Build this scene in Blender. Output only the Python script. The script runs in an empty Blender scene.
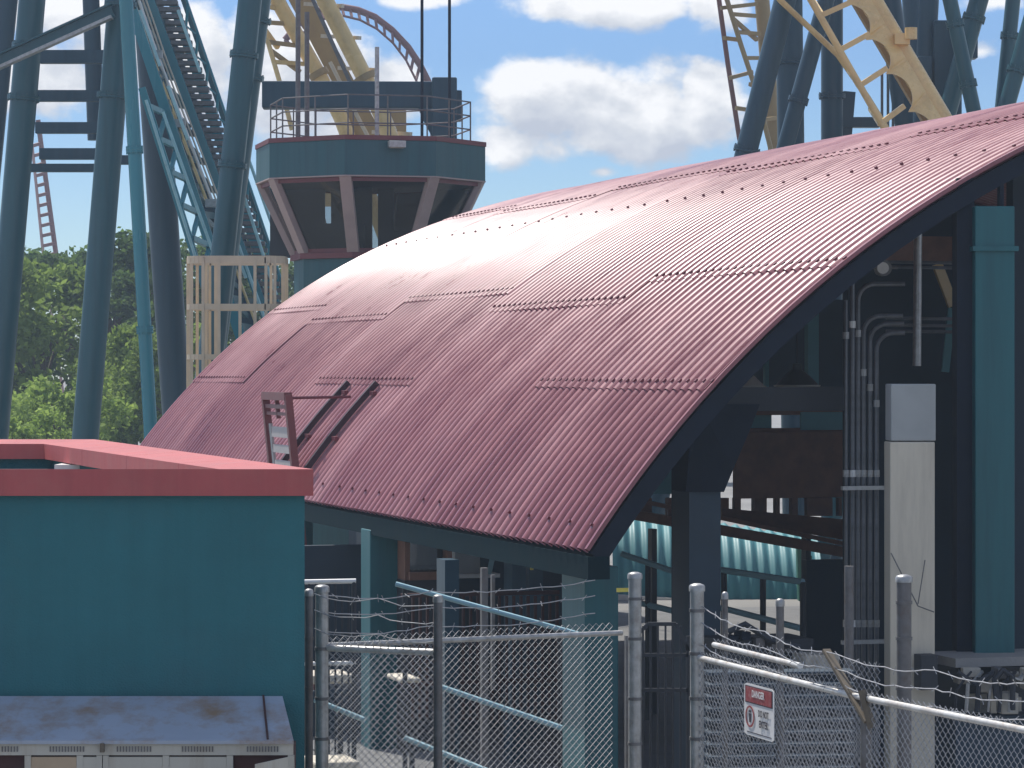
import bpy, math, random
from mathutils import Vector, Matrix
R_ = math.radians
rnd = random.Random(7)
sc = bpy.context.scene
COL = sc.collection
F = 3000.0; HY = 372.0; CAMZ = 4.2

# ------------------------------------------------------------------ helpers
def P(x, y, D):
    return Vector(((x-512)/F*D, D, CAMZ+(HY-y)/F*D))
AL = math.atan(924/F); CA, SA = math.cos(AL), math.sin(AL)
Y0 = 26.0
C0 = P(588, 551, Y0)
PV = Vector((CA, SA, 0)); AV = Vector((-SA, CA, 0)); ZV = Vector((0, 0, 1))
def S(q, t, z=None):
    v = C0 + PV*q + AV*t
    if z is not None: v.z = z
    return v

class MB:
    def __init__(s): s.v = []; s.f = []; s.uv = None
    def add(s, vs, fs):
        n = len(s.v); s.v += [Vector(v) for v in vs]; s.f += [tuple(i+n for i in f) for f in fs]; return s
    def obox(s, c, ax, ay, az):           # centre and three half-axes
        c = Vector(c); vs = []
        for k in (-1, 1):
            for j in (-1, 1):
                for i in (-1, 1): vs.append(c+ax*i+ay*j+az*k)
        return s.add(vs, [(0,2,3,1),(4,5,7,6),(0,1,5,4),(2,6,7,3),(0,4,6,2),(1,3,7,5)])
    def box(s, lo, hi):
        lo, hi = Vector(lo), Vector(hi); c = (lo+hi)/2; h = (hi-lo)/2
        return s.obox(c, Vector((h.x,0,0)), Vector((0,h.y,0)), Vector((0,0,h.z)))
    def abox(s, x0, y0, x1, y1, D, th, ang=None):
        """box whose near face fills the window (x0,y0)-(x1,y1) at distance D, thickness th along the station axis (or straight back)"""
        a = AL if ang is None else ang
        px, ay = Vector((math.cos(a), math.sin(a), 0)), Vector((-math.sin(a), math.cos(a), 0))
        c = P((x0+x1)/2, (y0+y1)/2, D)
        w = abs(x1-x0)/F*D/math.cos(a); h = abs(y1-y0)/F*D
        return s.obox(c+ay*th/2, px*w/2, ay*th/2, ZV*h/2)
    def bar(s, a, b, w, h=None, up=ZV):
        a, b = Vector(a), Vector(b); h = w if h is None else h
        d = (b-a); L = d.length; d.normalize()
        sx = d.cross(up)
        if sx.length < 1e-4: sx = d.cross(Vector((0,1,0)))
        sx.normalize(); sz = sx.cross(d).normalized()
        return s.obox((a+b)/2, sx*w/2, d*L/2, sz*h/2)
    def tube(s, pts, r, n=10, cap=True):
        pts = [Vector(p) for p in pts]; m = len(pts)
        rr = r if isinstance(r, (list, tuple)) else [r]*m
        base = len(s.v); ref = None
        for i, p in enumerate(pts):
            d = (pts[min(i+1, m-1)]-pts[max(i-1, 0)]).normalized()
            if ref is None:
                ref = d.cross(ZV)
                if ref.length < 1e-3: ref = d.cross(Vector((0,1,0)))
            ref = (ref-d*ref.dot(d))
            ref.normalize(); b = d.cross(ref)
            for k in range(n):
                an = 2*math.pi*k/n
                s.v.append(p+(ref*math.cos(an)+b*math.sin(an))*rr[i])
        for i in range(m-1):
            for k in range(n):
                a0 = base+i*n+k; a1 = base+i*n+(k+1) % n
                s.f.append((a0, a1, a1+n, a0+n))
        if cap:
            s.f.append(tuple(base+k for k in range(n))[::-1]); s.f.append(tuple(base+(m-1)*n+k for k in range(n)))
        return s
    def prism(s, poly, d):                # closed polygon extruded by vector d
        n = len(poly); poly = [Vector(p) for p in poly]; d = Vector(d)
        return s.add(poly+[p+d for p in poly], [tuple(range(n))[::-1], tuple(range(n, 2*n))]+[(i, (i+1) % n, (i+1) % n+n, i+n) for i in range(n)])
    def lathe(s, c, prof, n=16):
        base = len(s.v); c = Vector(c)
        for r, z in prof:
            for k in range(n):
                a = 2*math.pi*k/n; s.v.append(c+Vector((r*math.cos(a), r*math.sin(a), z)))
        for i in range(len(prof)-1):
            for k in range(n):
                a0 = base+i*n+k; a1 = base+i*n+(k+1) % n
                s.f.append((a0, a1, a1+n, a0+n))
        return s

ORI = {}
def origin_of(o):
    while o.parent: o = o.parent
    return ORI[o.name]
def link(o): COL.objects.link(o); return o
def mesh_from(mb, name, mat, o):
    me = bpy.data.meshes.new(name)
    me.from_pydata([tuple(v-o) for v in mb.v], [], mb.f)
    if mat: me.materials.append(mat)
    me.update()
    return me
def smooth(ob, ang=40):
    me = ob.data
    me.polygons.foreach_set('use_smooth', [True]*len(me.polygons))
    try: me.set_sharp_from_angle(angle=R_(ang))
    except Exception: pass
    return ob
def meta(o, label, cat, group=None, kind=None):
    if label: o['label'] = label
    if cat: o['category'] = cat
    if group: o['group'] = group
    if kind: o['kind'] = kind
    return o
def thing(name, label, cat, loc, group=None):
    o = bpy.data.objects.new(name, None); link(o); o.location = loc; o.empty_display_size = .2
    ORI[o.name] = Vector(loc)
    return meta(o, label, cat, group)
def part(name, mb, mat, parent, label=None, sm=False, kind=None, bev=0):
    og = origin_of(parent)
    o = bpy.data.objects.new(name, mesh_from(mb, name, mat, og)); link(o); o.parent = parent
    if label: o['label'] = label
    if kind: o['kind'] = kind
    if bev: bevel(o, bev)
    if sm: smooth(o)
    return o
def bevel(o, w, seg=2):
    m = o.modifiers.new('bevel', 'BEVEL'); m.width = w; m.segments = seg; m.limit_method = 'ANGLE'; m.angle_limit = R_(40)
def single(name, mb, mat, label=None, cat=None, loc=(0,0,0), group=None, kind=None, sm=False):
    o = bpy.data.objects.new(name, mesh_from(mb, name, mat, Vector(loc))); link(o); o.location = loc
    ORI[o.name] = Vector(loc); meta(o, label, cat, group, kind)
    if sm: smooth(o)
    return o
def copy_tree(o, parent=None):
    c = o.copy(); link(c); c.parent = parent
    for ch in list(o.children): copy_tree(ch, c)
    return c

# ------------------------------------------------------------------ materials
def nodes(name):
    m = bpy.data.materials.new(name); m.use_nodes = True
    nt = m.node_tree; b = nt.nodes['Principled BSDF']
    return m, nt, b
def nd(nt, t, **k):
    n = nt.nodes.new(t)
    for a, v in k.items():
        if a in n.inputs: n.inputs[a].default_value = v
        else: setattr(n, a, v)
    return n
def ramp(nt, fac, stops):
    r = nd(nt, 'ShaderNodeValToRGB'); e = r.color_ramp.elements
    while len(e) < len(stops): e.new(0.5)
    for i, (p, c) in enumerate(stops):
        e[i].position = p; e[i].color = (*c, 1) if len(c) == 3 else c
    nt.links.new(fac, r.inputs[0]); return r.outputs[0]
def mat(name, col, rough=.6, metal=0, var=.18, scale=3.0, dirt=None, dirt_amt=.35, dirt_scale=1.2, bump=0, bump_scale=60, streak=False, spec=.5, rvar=.12, drips=0):
    """painted or bare surface with uneven tone, dirt patches of their own shape and a little relief"""
    m, nt, b = nodes(name)
    tc = nd(nt, 'ShaderNodeTexCoord'); L = nt.links.new
    mp = nd(nt, 'ShaderNodeMapping'); L(tc.outputs['Object'], mp.inputs[0])
    if streak: mp.inputs['Scale'].default_value = (1, 1, .12)
    n1 = nd(nt, 'ShaderNodeTexNoise', Scale=scale, Detail=6.0, Roughness=.6); L(mp.outputs[0], n1.inputs['Vector'])
    lo = [c*(1-var) for c in col]; hi = [min(1, c*(1+var)) for c in col]
    c1 = ramp(nt, n1.outputs[0], [(.3, lo), (.7, hi)])
    out = c1
    if dirt:
        n2 = nd(nt, 'ShaderNodeTexNoise', Scale=dirt_scale, Detail=8.0, Roughness=.7); L(mp.outputs[0], n2.inputs['Vector'])
        fac = ramp(nt, n2.outputs[0], [(.48, (0,0,0)), (.68, (dirt_amt,)*3)])
        mx = nd(nt, 'ShaderNodeMixRGB'); L(fac, mx.inputs[0]); L(c1, mx.inputs[1]); mx.inputs[2].default_value = (*dirt, 1); out = mx.outputs[0]
    if drips:       # rain streaks and scuffs of their own shape
        m2 = nd(nt, 'ShaderNodeMapping'); L(tc.outputs['Object'], m2.inputs[0]); m2.inputs['Scale'].default_value = (6, 6, .35)
        n4 = nd(nt, 'ShaderNodeTexNoise', Scale=1.6, Detail=7.0, Roughness=.65); L(m2.outputs[0], n4.inputs['Vector'])
        m3 = nd(nt, 'ShaderNodeMixRGB', blend_type='MULTIPLY'); m3.inputs[0].default_value = drips; L(out, m3.inputs[1])
        L(ramp(nt, n4.outputs[0], [(.30, (.62,.64,.66)), (.52, (1,1,1)), (.75, (1.25,1.22,1.2))]), m3.inputs[2]); out = m3.outputs[0]
    L(out, b.inputs['Base Color'])
    b.inputs['Metallic'].default_value = metal
    b.inputs['Specular IOR Level'].default_value = spec
    rr = ramp(nt, n1.outputs[0], [(.2, (max(0, rough-rvar),)*3), (.8, (min(1, rough+rvar),)*3)]); L(rr, b.inputs['Roughness'])
    if bump:
        n3 = nd(nt, 'ShaderNodeTexNoise', Scale=bump_scale, Detail=4.0); L(tc.outputs['Object'], n3.inputs['Vector'])
        bp = nd(nt, 'ShaderNodeBump', Strength=bump, Distance=.02); L(n3.outputs[0], bp.inputs['Height']); L(bp.outputs[0], b.inputs['Normal'])
    return m

M = {}
M['stucco'] = mat('teal_stucco', (.038, .160, .182), .85, var=.10, scale=1.3, dirt=(.05,.125,.145), dirt_amt=.5, dirt_scale=.9, bump=.35, bump_scale=90, spec=.25, drips=.16)
M['coping'] = mat('red_coping', (.43, .085, .085), .55, var=.08, scale=2, dirt=(.42,.16,.13), dirt_amt=.3, dirt_scale=2.5, drips=.25)
M['membrane'] = mat('roof_membrane', (.22, .21, .20), .8, var=.2, scale=2)
M['col_teal'] = mat('teal_column_paint', (.014, .115, .130), .5, var=.1, scale=1.5, dirt=(.05,.13,.14), dirt_amt=.35, streak=True, drips=.5)
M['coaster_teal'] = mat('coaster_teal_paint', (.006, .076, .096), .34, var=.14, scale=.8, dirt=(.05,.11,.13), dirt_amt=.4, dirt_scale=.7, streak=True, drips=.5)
M['coaster_teal_light'] = mat('bright_teal_paint', (.030, .23, .28), .26, var=.12, scale=.8, streak=True, dirt=(.06,.16,.18), dirt_amt=.4)
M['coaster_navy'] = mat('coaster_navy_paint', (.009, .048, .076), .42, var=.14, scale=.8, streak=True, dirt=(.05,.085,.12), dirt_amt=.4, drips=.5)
M['navy'] = mat('navy_steel', (.014, .020, .033), .7, var=.15, spec=.15)
M['dark'] = mat('dark_steel', (.024, .027, .034), .55, var=.2)
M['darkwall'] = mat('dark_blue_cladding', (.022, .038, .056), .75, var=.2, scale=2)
M['greywall'] = mat('grey_blue_cladding', (.034, .056, .078), .7, var=.2, scale=2)
M['brown'] = mat('brown_boards', (.20, .095, .060), .7, var=.3, scale=4)
M['yellow'] = mat('yellow_track_paint', (.74, .53, .22), .26, var=.08, scale=1.2, dirt=(.40,.27,.12), dirt_amt=.5, dirt_scale=1.6)
M['khaki'] = mat('khaki_track_plate', (.36, .25, .105), .5, var=.12, scale=1.5, dirt=(.22,.15,.08), dirt_amt=.5)
M['tan'] = mat('tan_cage_paint', (.66, .53, .36), .5, var=.12, scale=2)
M['loop'] = mat('brown_red_track', (.20, .085, .075), .5, var=.1)
M['galv'] = mat('galvanised_steel', (.42, .42, .41), .45, metal=.6, var=.22, scale=14, dirt=(.20,.17,.14), dirt_amt=.55, dirt_scale=9)
M['galv_dark'] = mat('weathered_steel', (.16, .155, .155), .55, metal=.4, var=.25, scale=12, dirt=(.12,.085,.06), dirt_amt=.5, dirt_scale=8)
M['wire'] = mat('fence_wire', (.38, .38, .385), .5, metal=.4, var=.2, scale=20)
M['rust'] = mat('brown_weathered_angle', (.13, .105, .075), .75, var=.25, scale=15)
M['cream'] = mat('cream_paint', (.62, .555, .44), .6, var=.1, scale=1.5, dirt=(.30,.26,.21), dirt_amt=.65, dirt_scale=1.7, streak=True)
M['cream_top'] = mat('grey_cap_paint', (.36, .37, .36), .6, var=.12, scale=2)  # plain grey; on the utility column it paints the roof's shadow
M['locker'] = mat('locker_cream', (.46, .44, .38), .6, var=.1, scale=3, dirt=(.26,.17,.09), dirt_amt=.55, dirt_scale=4, streak=True)
M['locker_tan'] = mat('locker_tan_door', (.44, .33, .22), .65, var=.12, scale=3)
M['locker_top'] = mat('locker_grey_lid', (.33, .38, .46), .42, var=.1, scale=2, dirt=(.26,.17,.10), dirt_amt=.95, dirt_scale=2.4, spec=.6)
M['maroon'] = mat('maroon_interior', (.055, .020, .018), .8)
M['trim_red'] = mat('red_cap_trim', (.17, .038, .042), .5, var=.1)
M['mullion'] = mat('pinkish_mullion', (.42, .31, .285), .6, var=.1, scale=3)
M['booth'] = mat('booth_teal_cladding', (.016, .092, .108), .5, var=.08, scale=1, dirt=(.045,.10,.115), dirt_amt=.4, streak=True, drips=.5)
M['white'] = mat('white_paint', (.78, .77, .74), .5, var=.06, dirt=(.5,.46,.4), dirt_amt=.4, dirt_scale=6)
M['cyan_rail'] = mat('pale_cyan_paint', (.25, .42, .47), .45, var=.1)
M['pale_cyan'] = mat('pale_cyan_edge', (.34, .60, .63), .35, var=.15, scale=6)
M['rail_galv'] = mat('pale_galvanised_rail', (.66, .65, .62), .42, metal=.15, var=.12, scale=9, dirt=(.34,.25,.18), dirt_amt=.7, dirt_scale=7)
M['awning'] = mat('teal_corrugated_sheet', (.08, .27, .30), .55, var=.12, scale=1.5)
M['concrete'] = mat('concrete', (.30, .29, .275), .85, var=.18, scale=1.2, dirt=(.18,.17,.16), dirt_amt=.5, bump=.3, bump_scale=40)
M['conduit'] = mat('conduit_steel', (.17, .175, .185), .4, metal=.7, var=.2, scale=10)
M['red_paint'] = mat('sign_red', (.30, .045, .05), .5, var=.15, scale=25, dirt=(.5,.33,.32), dirt_amt=.5, dirt_scale=30)
M['sign_white'] = mat('sign_white', (.78, .77, .76), .5, var=.05)
M['sign_ink'] = mat('sign_ink', (.05, .045, .06), .6)
M['machine'] = mat('machine_beige', (.42, .39, .33), .6, var=.2, scale=4, dirt=(.16,.13,.1), dirt_amt=.6, dirt_scale=5)
M['green'] = mat('green_paint', (.045, .16, .12), .5)
M['lampshade'] = mat('lamp_enamel', (.05, .055, .05), .4)
M['lampin'] = mat('lamp_inner_white', (.55, .54, .50), .5)
M['ladder'] = mat('red_brown_ladder', (.17, .055, .055), .55, var=.15)
M['rung'] = mat('grey_rung', (.40, .37, .36), .55, var=.12, scale=6)
M['bark'] = mat('bark', (.09, .065, .045), .9, var=.3, scale=5)
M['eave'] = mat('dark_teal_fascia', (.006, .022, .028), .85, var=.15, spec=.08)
M['rail_dark'] = mat('dark_plum_rail', (.030, .010, .018), .6)
M['yellow_sign'] = mat('yellow_plate', (.75, .62, .10), .5)

def ground_mat():
    m, nt, b = nodes('asphalt'); L = nt.links.new
    tc = nd(nt, 'ShaderNodeTexCoord')
    n1 = nd(nt, 'ShaderNodeTexNoise', Scale=.35, Detail=8.0); L(tc.outputs['Object'], n1.inputs['Vector'])
    n2 = nd(nt, 'ShaderNodeTexNoise', Scale=70.0, Detail=3.0); L(tc.outputs['Object'], n2.inputs['Vector'])
    mx = nd(nt, 'ShaderNodeMixRGB', blend_type='MULTIPLY'); mx.inputs[0].default_value = .6
    L(ramp(nt, n1.outputs[0], [(.3, (.20,.195,.185)), (.7, (.31,.30,.285))]), mx.inputs[1]); L(ramp(nt, n2.outputs[0], [(.3, (.6,.6,.6)), (.7, (1,1,1))]), mx.inputs[2])
    L(mx.outputs[0], b.inputs['Base Color']); b.inputs['Roughness'].default_value = .9
    bp = nd(nt, 'ShaderNodeBump', Strength=.4, Distance=.01); L(n2.outputs[0], bp.inputs['Height']); L(bp.outputs[0], b.inputs['Normal'])
    return m
M['ground'] = ground_mat()
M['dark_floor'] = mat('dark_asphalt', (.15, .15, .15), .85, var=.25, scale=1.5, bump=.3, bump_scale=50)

def glass_mat():
    m, nt, b = nodes('tinted_glass'); L = nt.links.new
    nt.nodes.remove(b); out = nt.nodes['Material Output']
    tr = nd(nt, 'ShaderNodeBsdfTransparent'); tr.inputs[0].default_value = (.62, .64, .66, 1)
    gl = nd(nt, 'ShaderNodeBsdfGlossy'); gl.inputs['Roughness'].default_value = .03
    fr = nd(nt, 'ShaderNodeFresnel', IOR=1.5); mx = nd(nt, 'ShaderNodeMixShader')
    L(fr.outputs[0], mx.inputs[0]); L(tr.outputs[0], mx.inputs[1]); L(gl.outputs[0], mx.inputs[2]); L(mx.outputs[0], out.inputs[0])
    return m
M['glass'] = glass_mat()

def roof_mat():
    """faded red paint on corrugated steel: UV = metres along the axis and up the arc, 'sheet' = one random value per sheet"""
    m, nt, b = nodes('red_corrugated_roof'); L = nt.links.new
    uv = nd(nt, 'ShaderNodeUVMap'); uv.uv_map = 'UVMap'
    at = nd(nt, 'ShaderNodeAttribute'); at.attribute_name = 'sheet'
    mp = nd(nt, 'ShaderNodeMapping'); L(uv.outputs[0], mp.inputs[0]); mp.inputs['Scale'].default_value = (1.0, .32, 1)
    n1 = nd(nt, 'ShaderNodeTexNoise', Scale=.55, Detail=7.0, Roughness=.62); L(mp.outputs[0], n1.inputs['Vector'])
    n2 = nd(nt, 'ShaderNodeTexNoise', Scale=5.0, Detail=6.0, Roughness=.7); L(mp.outputs[0], n2.inputs['Vector'])
    ad = nd(nt, 'ShaderNodeMath', operation='MULTIPLY_ADD'); L(at.outputs['Fac'], ad.inputs[0]); ad.inputs[1].default_value = .22; L(n1.outputs[0], ad.inputs[2])
    c1 = ramp(nt, ad.outputs[0], [(.33, (.195, .042, .054)), (.55, (.29, .088, .100)), (.78, (.42, .185, .195))])
    mx = nd(nt, 'ShaderNodeMixRGB', blend_type='MULTIPLY'); mx.inputs[0].default_value = .8
    L(c1, mx.inputs[1]); L(ramp(nt, n2.outputs[0], [(.3, (.74,.72,.72)), (.7, (1.12,1.12,1.12))]), mx.inputs[2])
    L(mx.outputs[0], b.inputs['Base Color'])
    rg = nd(nt, 'ShaderNodeMath', operation='MULTIPLY_ADD'); L(n1.outputs[0], rg.inputs[0]); rg.inputs[1].default_value = .7; L(n2.outputs[0], rg.inputs[2])
    L(ramp(nt, rg.outputs[0], [(.6, (.22,)*3), (1.1, (.46,)*3)]), b.inputs['Roughness'])
    b.inputs['Specular IOR Level'].default_value = .65
    return m
M['roof'] = roof_mat()
M['bolt'] = mat('dark_red_bolt', (.14, .030, .042), .5)

def leaf_mat(name, c0, c1):
    m, nt, b = nodes(name); L = nt.links.new
    at = nd(nt, 'ShaderNodeAttribute'); at.attribute_name = 'tone'
    c = ramp(nt, at.outputs['Fac'], [(0, c0), (1, c1)])
    L(c, b.inputs['Base Color']); b.inputs['Roughness'].default_value = .75; b.inputs['Specular IOR Level'].default_value = .2
    tr = nd(nt, 'ShaderNodeBsdfTranslucent'); L(c, tr.inputs[0])
    mx = nd(nt, 'ShaderNodeMixShader'); mx.inputs[0].default_value = .5
    L(b.outputs[0], mx.inputs[1]); L(tr.outputs[0], mx.inputs[2]); L(mx.outputs[0], nt.nodes['Material Output'].inputs[0])
    return m
M['leaf_dark'] = leaf_mat('dark_foliage', (.05, .095, .028), (.14, .22, .055))
M['leaf_mid'] = leaf_mat('mid_foliage', (.12, .18, .034), (.27, .37, .08))
M['leaf_pale'] = leaf_mat('pale_foliage', (.17, .26, .045), (.38, .50, .12))

# ------------------------------------------------------------------ camera, sun, sky
cam_d = bpy.data.cameras.new('camera'); cam = bpy.data.objects.new('camera', cam_d); link(cam)
cam.location = (0, 0, CAMZ); cam.rotation_euler = (R_(90), 0, 0)
cam_d.sensor_width = 36; cam_d.lens = F/1024*36; cam_d.shift_y = -12/1024
cam_d.clip_start = .1; cam_d.clip_end = 3000; sc.camera = cam
SUN_AZ, SUN_EL = -34.0, 58.0
sd = Vector((math.sin(R_(SUN_AZ))*math.cos(R_(SUN_EL)), math.cos(R_(SUN_AZ))*math.cos(R_(SUN_EL)), math.sin(R_(SUN_EL))))
sun_d = bpy.data.lights.new('sun', 'SUN'); sun = bpy.data.objects.new('sun', sun_d); link(sun)
sun_d.energy = 3.7; sun_d.angle = R_(.53); sun_d.color = (1, .955, .88)
sun.rotation_euler = sd.to_track_quat('Z', 'Y').to_euler(); sun.location = (0, 0, 60)

def make_sky():
    w = bpy.data.worlds.new('World'); sc.world = w; w.use_nodes = True
    nt = w.node_tree; L = nt.links.new; bg = nt.nodes['Background']; out = nt.nodes['World Output']
    sky = nd(nt, 'ShaderNodeTexSky'); sky.sky_type = 'NISHITA'; sky.sun_disc = False
    sky.sun_elevation = R_(SUN_EL); sky.sun_rotation = R_(SUN_AZ % 360); sky.air_density = 1.0; sky.dust_density = .25; sky.ozone_density = 3.0; sky.altitude = 200
    tc = nd(nt, 'ShaderNodeTexCoord'); sp = nd(nt, 'ShaderNodeSeparateXYZ'); L(tc.outputs['Generated'], sp.inputs[0])
    def math_(op, a, b=None, c=None):
        n = nd(nt, 'ShaderNodeMath', operation=op)
        for i, v in enumerate((a, b, c)):
            if v is None: continue
            if isinstance(v, (int, float)): n.inputs[i].default_value = v
            else: L(v, n.inputs[i])
        return n.outputs[0]
    X, Y, Z = sp.outputs
    def cloud_noise(scale, off=(0,0,0), stretch=(1,1,1.5), det=9.0):
        mp = nd(nt, 'ShaderNodeMapping'); L(tc.outputs['Generated'], mp.inputs[0]); mp.inputs['Location'].default_value = off; mp.inputs['Scale'].default_value = stretch
        n = nd(nt, 'ShaderNodeTexNoise', Scale=scale, Detail=det, Roughness=.56); L(mp.outputs[0], n.inputs['Vector']); return n.outputs[0]
    n1 = cloud_noise(34.0); n1b = cloud_noise(34.0, (-.004, 0, .0085)); n3 = cloud_noise(16.0, (.3,.1,.7), det=5.0); nbig = cloud_noise(3.2, (.2, .4, .1), (1,1,2.5))
    # the cumulus banks of that afternoon: azimuth, elevation (tangents) and half sizes, plus a scattered field over the unseen sky, thickened for fill light
    banks = [(600,112,150,66,1.0),(530,92,66,50,.95),(660,125,95,52,1.0),(705,100,45,45,.9),(505,142,60,34,.6),(618,8,135,30,.95),(715,5,60,38,.9),(602,172,26,12,.55),
             (395,90,55,40,.85),(300,70,95,90,.9),(190,70,60,75,.9),(60,90,95,42,.85),(80,20,110,30,.75),(420,2,60,16,.8),(140,45,80,50,.9),(965,58,36,16,.30),(352,130,60,35,.7),(990,8,40,14,.4)]
    front = math_('GREATER_THAN', Y, .5)
    def field(du, dv):
        m = None
        for x, y, a, b, k in banks:
            u, v = (x-512)/F+du, (HY-y)/F+dv
            dx = math_('MULTIPLY', math_('SUBTRACT', X, u), F/a); dz = math_('MULTIPLY', math_('SUBTRACT', Z, v), F/b)
            r = math_('SQRT', math_('ADD', math_('MULTIPLY', dx, dx), math_('MULTIPLY', dz, dz)))
            e = math_('MULTIPLY', math_('SUBTRACT', 1.0, r), .55*k+.25)
            e = math_('ADD', e, .12*(k-1))
            m = e if m is None else math_('MAXIMUM', m, e)
        return math_('ADD', math_('MULTIPLY', math_('ADD', m, 2.0), front), -2.0)
    m0 = field(0, 0); mu = field(.003, -.012)
    inview = math_('MULTIPLY', math_('LESS_THAN', math_('ABSOLUTE', X), .22), math_('LESS_THAN', Z, .17)); inview = math_('MULTIPLY', inview, front)
    wide = math_('SUBTRACT', math_('MULTIPLY', math_('SUBTRACT', nbig, .47), 3.0), math_('MULTIPLY', inview, 3.0))
    m = math_('MAXIMUM', m0, wide)
    dens = math_('ADD', math_('MULTIPLY', math_('SUBTRACT', n1, .5), 1.25), m)
    dens = math_('ADD', dens, math_('MULTIPLY', math_('SUBTRACT', n3, .5), .55))
    cov = nd(nt, 'ShaderNodeMapRange', interpolation_type='SMOOTHSTEP'); L(dens, cov.inputs[0]); cov.inputs[1].default_value = .03; cov.inputs[2].default_value = .30
    lit = math_('ADD', math_('MULTIPLY', math_('SUBTRACT', n1, n1b), 2.3), .66)
    lit = math_('ADD', lit, math_('MULTIPLY', math_('SUBTRACT', m0, mu), .85))
    lit = math_('SUBTRACT', lit, math_('MULTIPLY', dens, .42)); lit = math_('ADD', lit, math_('MULTIPLY', math_('SUBTRACT', n3, .5), .55))
    ccol = ramp(nt, lit, [(.10, (3.9, 4.2, 4.9)), (.50, (5.2, 5.4, 5.8)), (.90, (7.3, 7.3, 7.4))])
    # darkens the low sky in view, leaves the upper sky bright as fill
    el = nd(nt, 'ShaderNodeMapRange'); L(Z, el.inputs[0]); el.inputs[1].default_value = .02; el.inputs[2].default_value = .30
    tint = ramp(nt, el.outputs[0], [(0, (.60, .72, .88)), (.30, (.43, .55, .76)), (1, (.85, .95, 1.1))])
    sk = nd(nt, 'ShaderNodeMixRGB', blend_type='MULTIPLY'); sk.inputs[0].default_value = 1; L(sky.outputs[0], sk.inputs[1]); L(tint, sk.inputs[2])
    mx = nd(nt, 'ShaderNodeMixRGB'); L(cov.outputs[0], mx.inputs[0]); L(sk.outputs[0], mx.inputs[1]); L(ccol, mx.inputs[2])
    L(mx.outputs[0], bg.inputs[0]); bg.inputs[1].default_value = .10
make_sky()
sc.view_settings.view_transform = 'Standard'; sc.view_settings.look = 'None'; sc.view_settings.exposure = .5; sc.view_settings.gamma = 1
sc.render.engine = 'CYCLES'
sc.cycles.max_bounces = 8; sc.cycles.transparent_max_bounces = 16; sc.cycles.caustics_reflective = False; sc.cycles.caustics_refractive = False
sc.cycles.use_denoising = True

# ------------------------------------------------------------------ thin haze volume, added to lift the blacks as lens veil
hm = bpy.data.materials.new('haze'); hm.use_nodes = True; hn = hm.node_tree; hn.nodes.remove(hn.nodes['Principled BSDF'])
hv = hn.nodes.new('ShaderNodeVolumePrincipled'); hv.inputs['Color'].default_value = (.66, .82, 1, 1); hv.inputs['Density'].default_value = .0010; hv.inputs['Anisotropy'].default_value = .2
hn.links.new(hv.outputs[0], hn.nodes['Material Output'].inputs['Volume'])
hz = MB(); hz.box((-160, -12, -1), (160, 190, 24)); single('haze', hz, hm, kind='stuff')
# ------------------------------------------------------------------ ground
g = MB(); g.add([(-700,-200,0),(700,-200,0),(700,1600,0),(-700,1600,0)], [(0,1,2,3)])
single('ground', g, M['ground'], kind='structure')
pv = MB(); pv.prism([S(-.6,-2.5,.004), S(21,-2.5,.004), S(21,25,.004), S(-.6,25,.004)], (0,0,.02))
single('pavement', pv, M['dark_floor'], kind='structure')

# ------------------------------------------------------------------ the station with its vaulted roof
T = 23.4
R1, R2, TH0, THB = .402*Y0, 13.0, 55.8, 24.0
def prof(thd, dr=0.0):
    s_ = -1 if thd < 0 else 1
    a, a0, b = R_(abs(thd)), R_(TH0), R_(THB)
    qc = R1*(math.sin(a0)-math.sin(b))+R2*math.sin(b)
    if a >= b: q = R1*(math.sin(a0)-math.sin(a)); z = R1*(math.cos(a)-math.cos(a0))
    else: q = R1*(math.sin(a0)-math.sin(b))+R2*(math.sin(b)-math.sin(a)); z = R1*(math.cos(b)-math.cos(a0))+R2*(math.cos(a)-math.cos(b))
    q -= dr*math.sin(a); z += dr*math.cos(a)
    if s_ < 0: q = 2*qc-q
    return q, z
ZE = C0.z
def RP(thd, t, dr=0.0):
    q, z = prof(thd, dr); return S(q, t, ZE+z)

station = thing('coaster_station', 'open sided ride station under a faded red corrugated barrel vault roof', 'station', S(0, 0, 0))
edges = [0, 5.0, 9.95, 14.85, 19.5, T]
PITCH = .205; AMP = .040
rv, rf, ruv, rat = [], [], [], []
seams_e = [55.8, 46.1, 37.0, 19.6, -19.6, -37.0, -55.8]
seams_o = [55.8, 39.0, 21.0, -18.0, -39.0, -55.8]
def sheet(t0, t1, th_lo, th_hi, val, eave):
    nt_ = max(4, int(round((t1-t0)/PITCH*10))); ns = max(3, int(abs(th_lo-th_hi)/1.6))
    base = len(rv); lap = .65
    thA, thB = th_lo, th_hi
    up_lift, lo_lift = .0, (.0 if eave else .011)
    if th_lo < 0 and th_hi < 0: up_lift, lo_lift = .0, .0
    wob = rnd.uniform(0, 6)
    for j in range(ns+1):
        k = j/ns; th = thA+(thB-thA)*k
        if th_hi > -50: th2 = th
        lift = lo_lift+(up_lift-lo_lift)*k
        arc = R1*R_(TH0-th)
        for i in range(nt_+1):
            t = t0+(t1-t0)*i/nt_
            ph = 2*math.pi*t/PITCH; h = AMP*(math.cos(ph)-.22*math.cos(2*ph))+lift+.004*math.sin(t*1.3+arc*.9+wob)
            rv.append(RP(th, t, h)); ruv.append((t, arc))
    for j in range(ns):
        for i in range(nt_):
            a = base+j*(nt_+1)+i
            rf.append((a, a+1, a+nt_+2, a+nt_+1)); rat.append(val)
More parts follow.
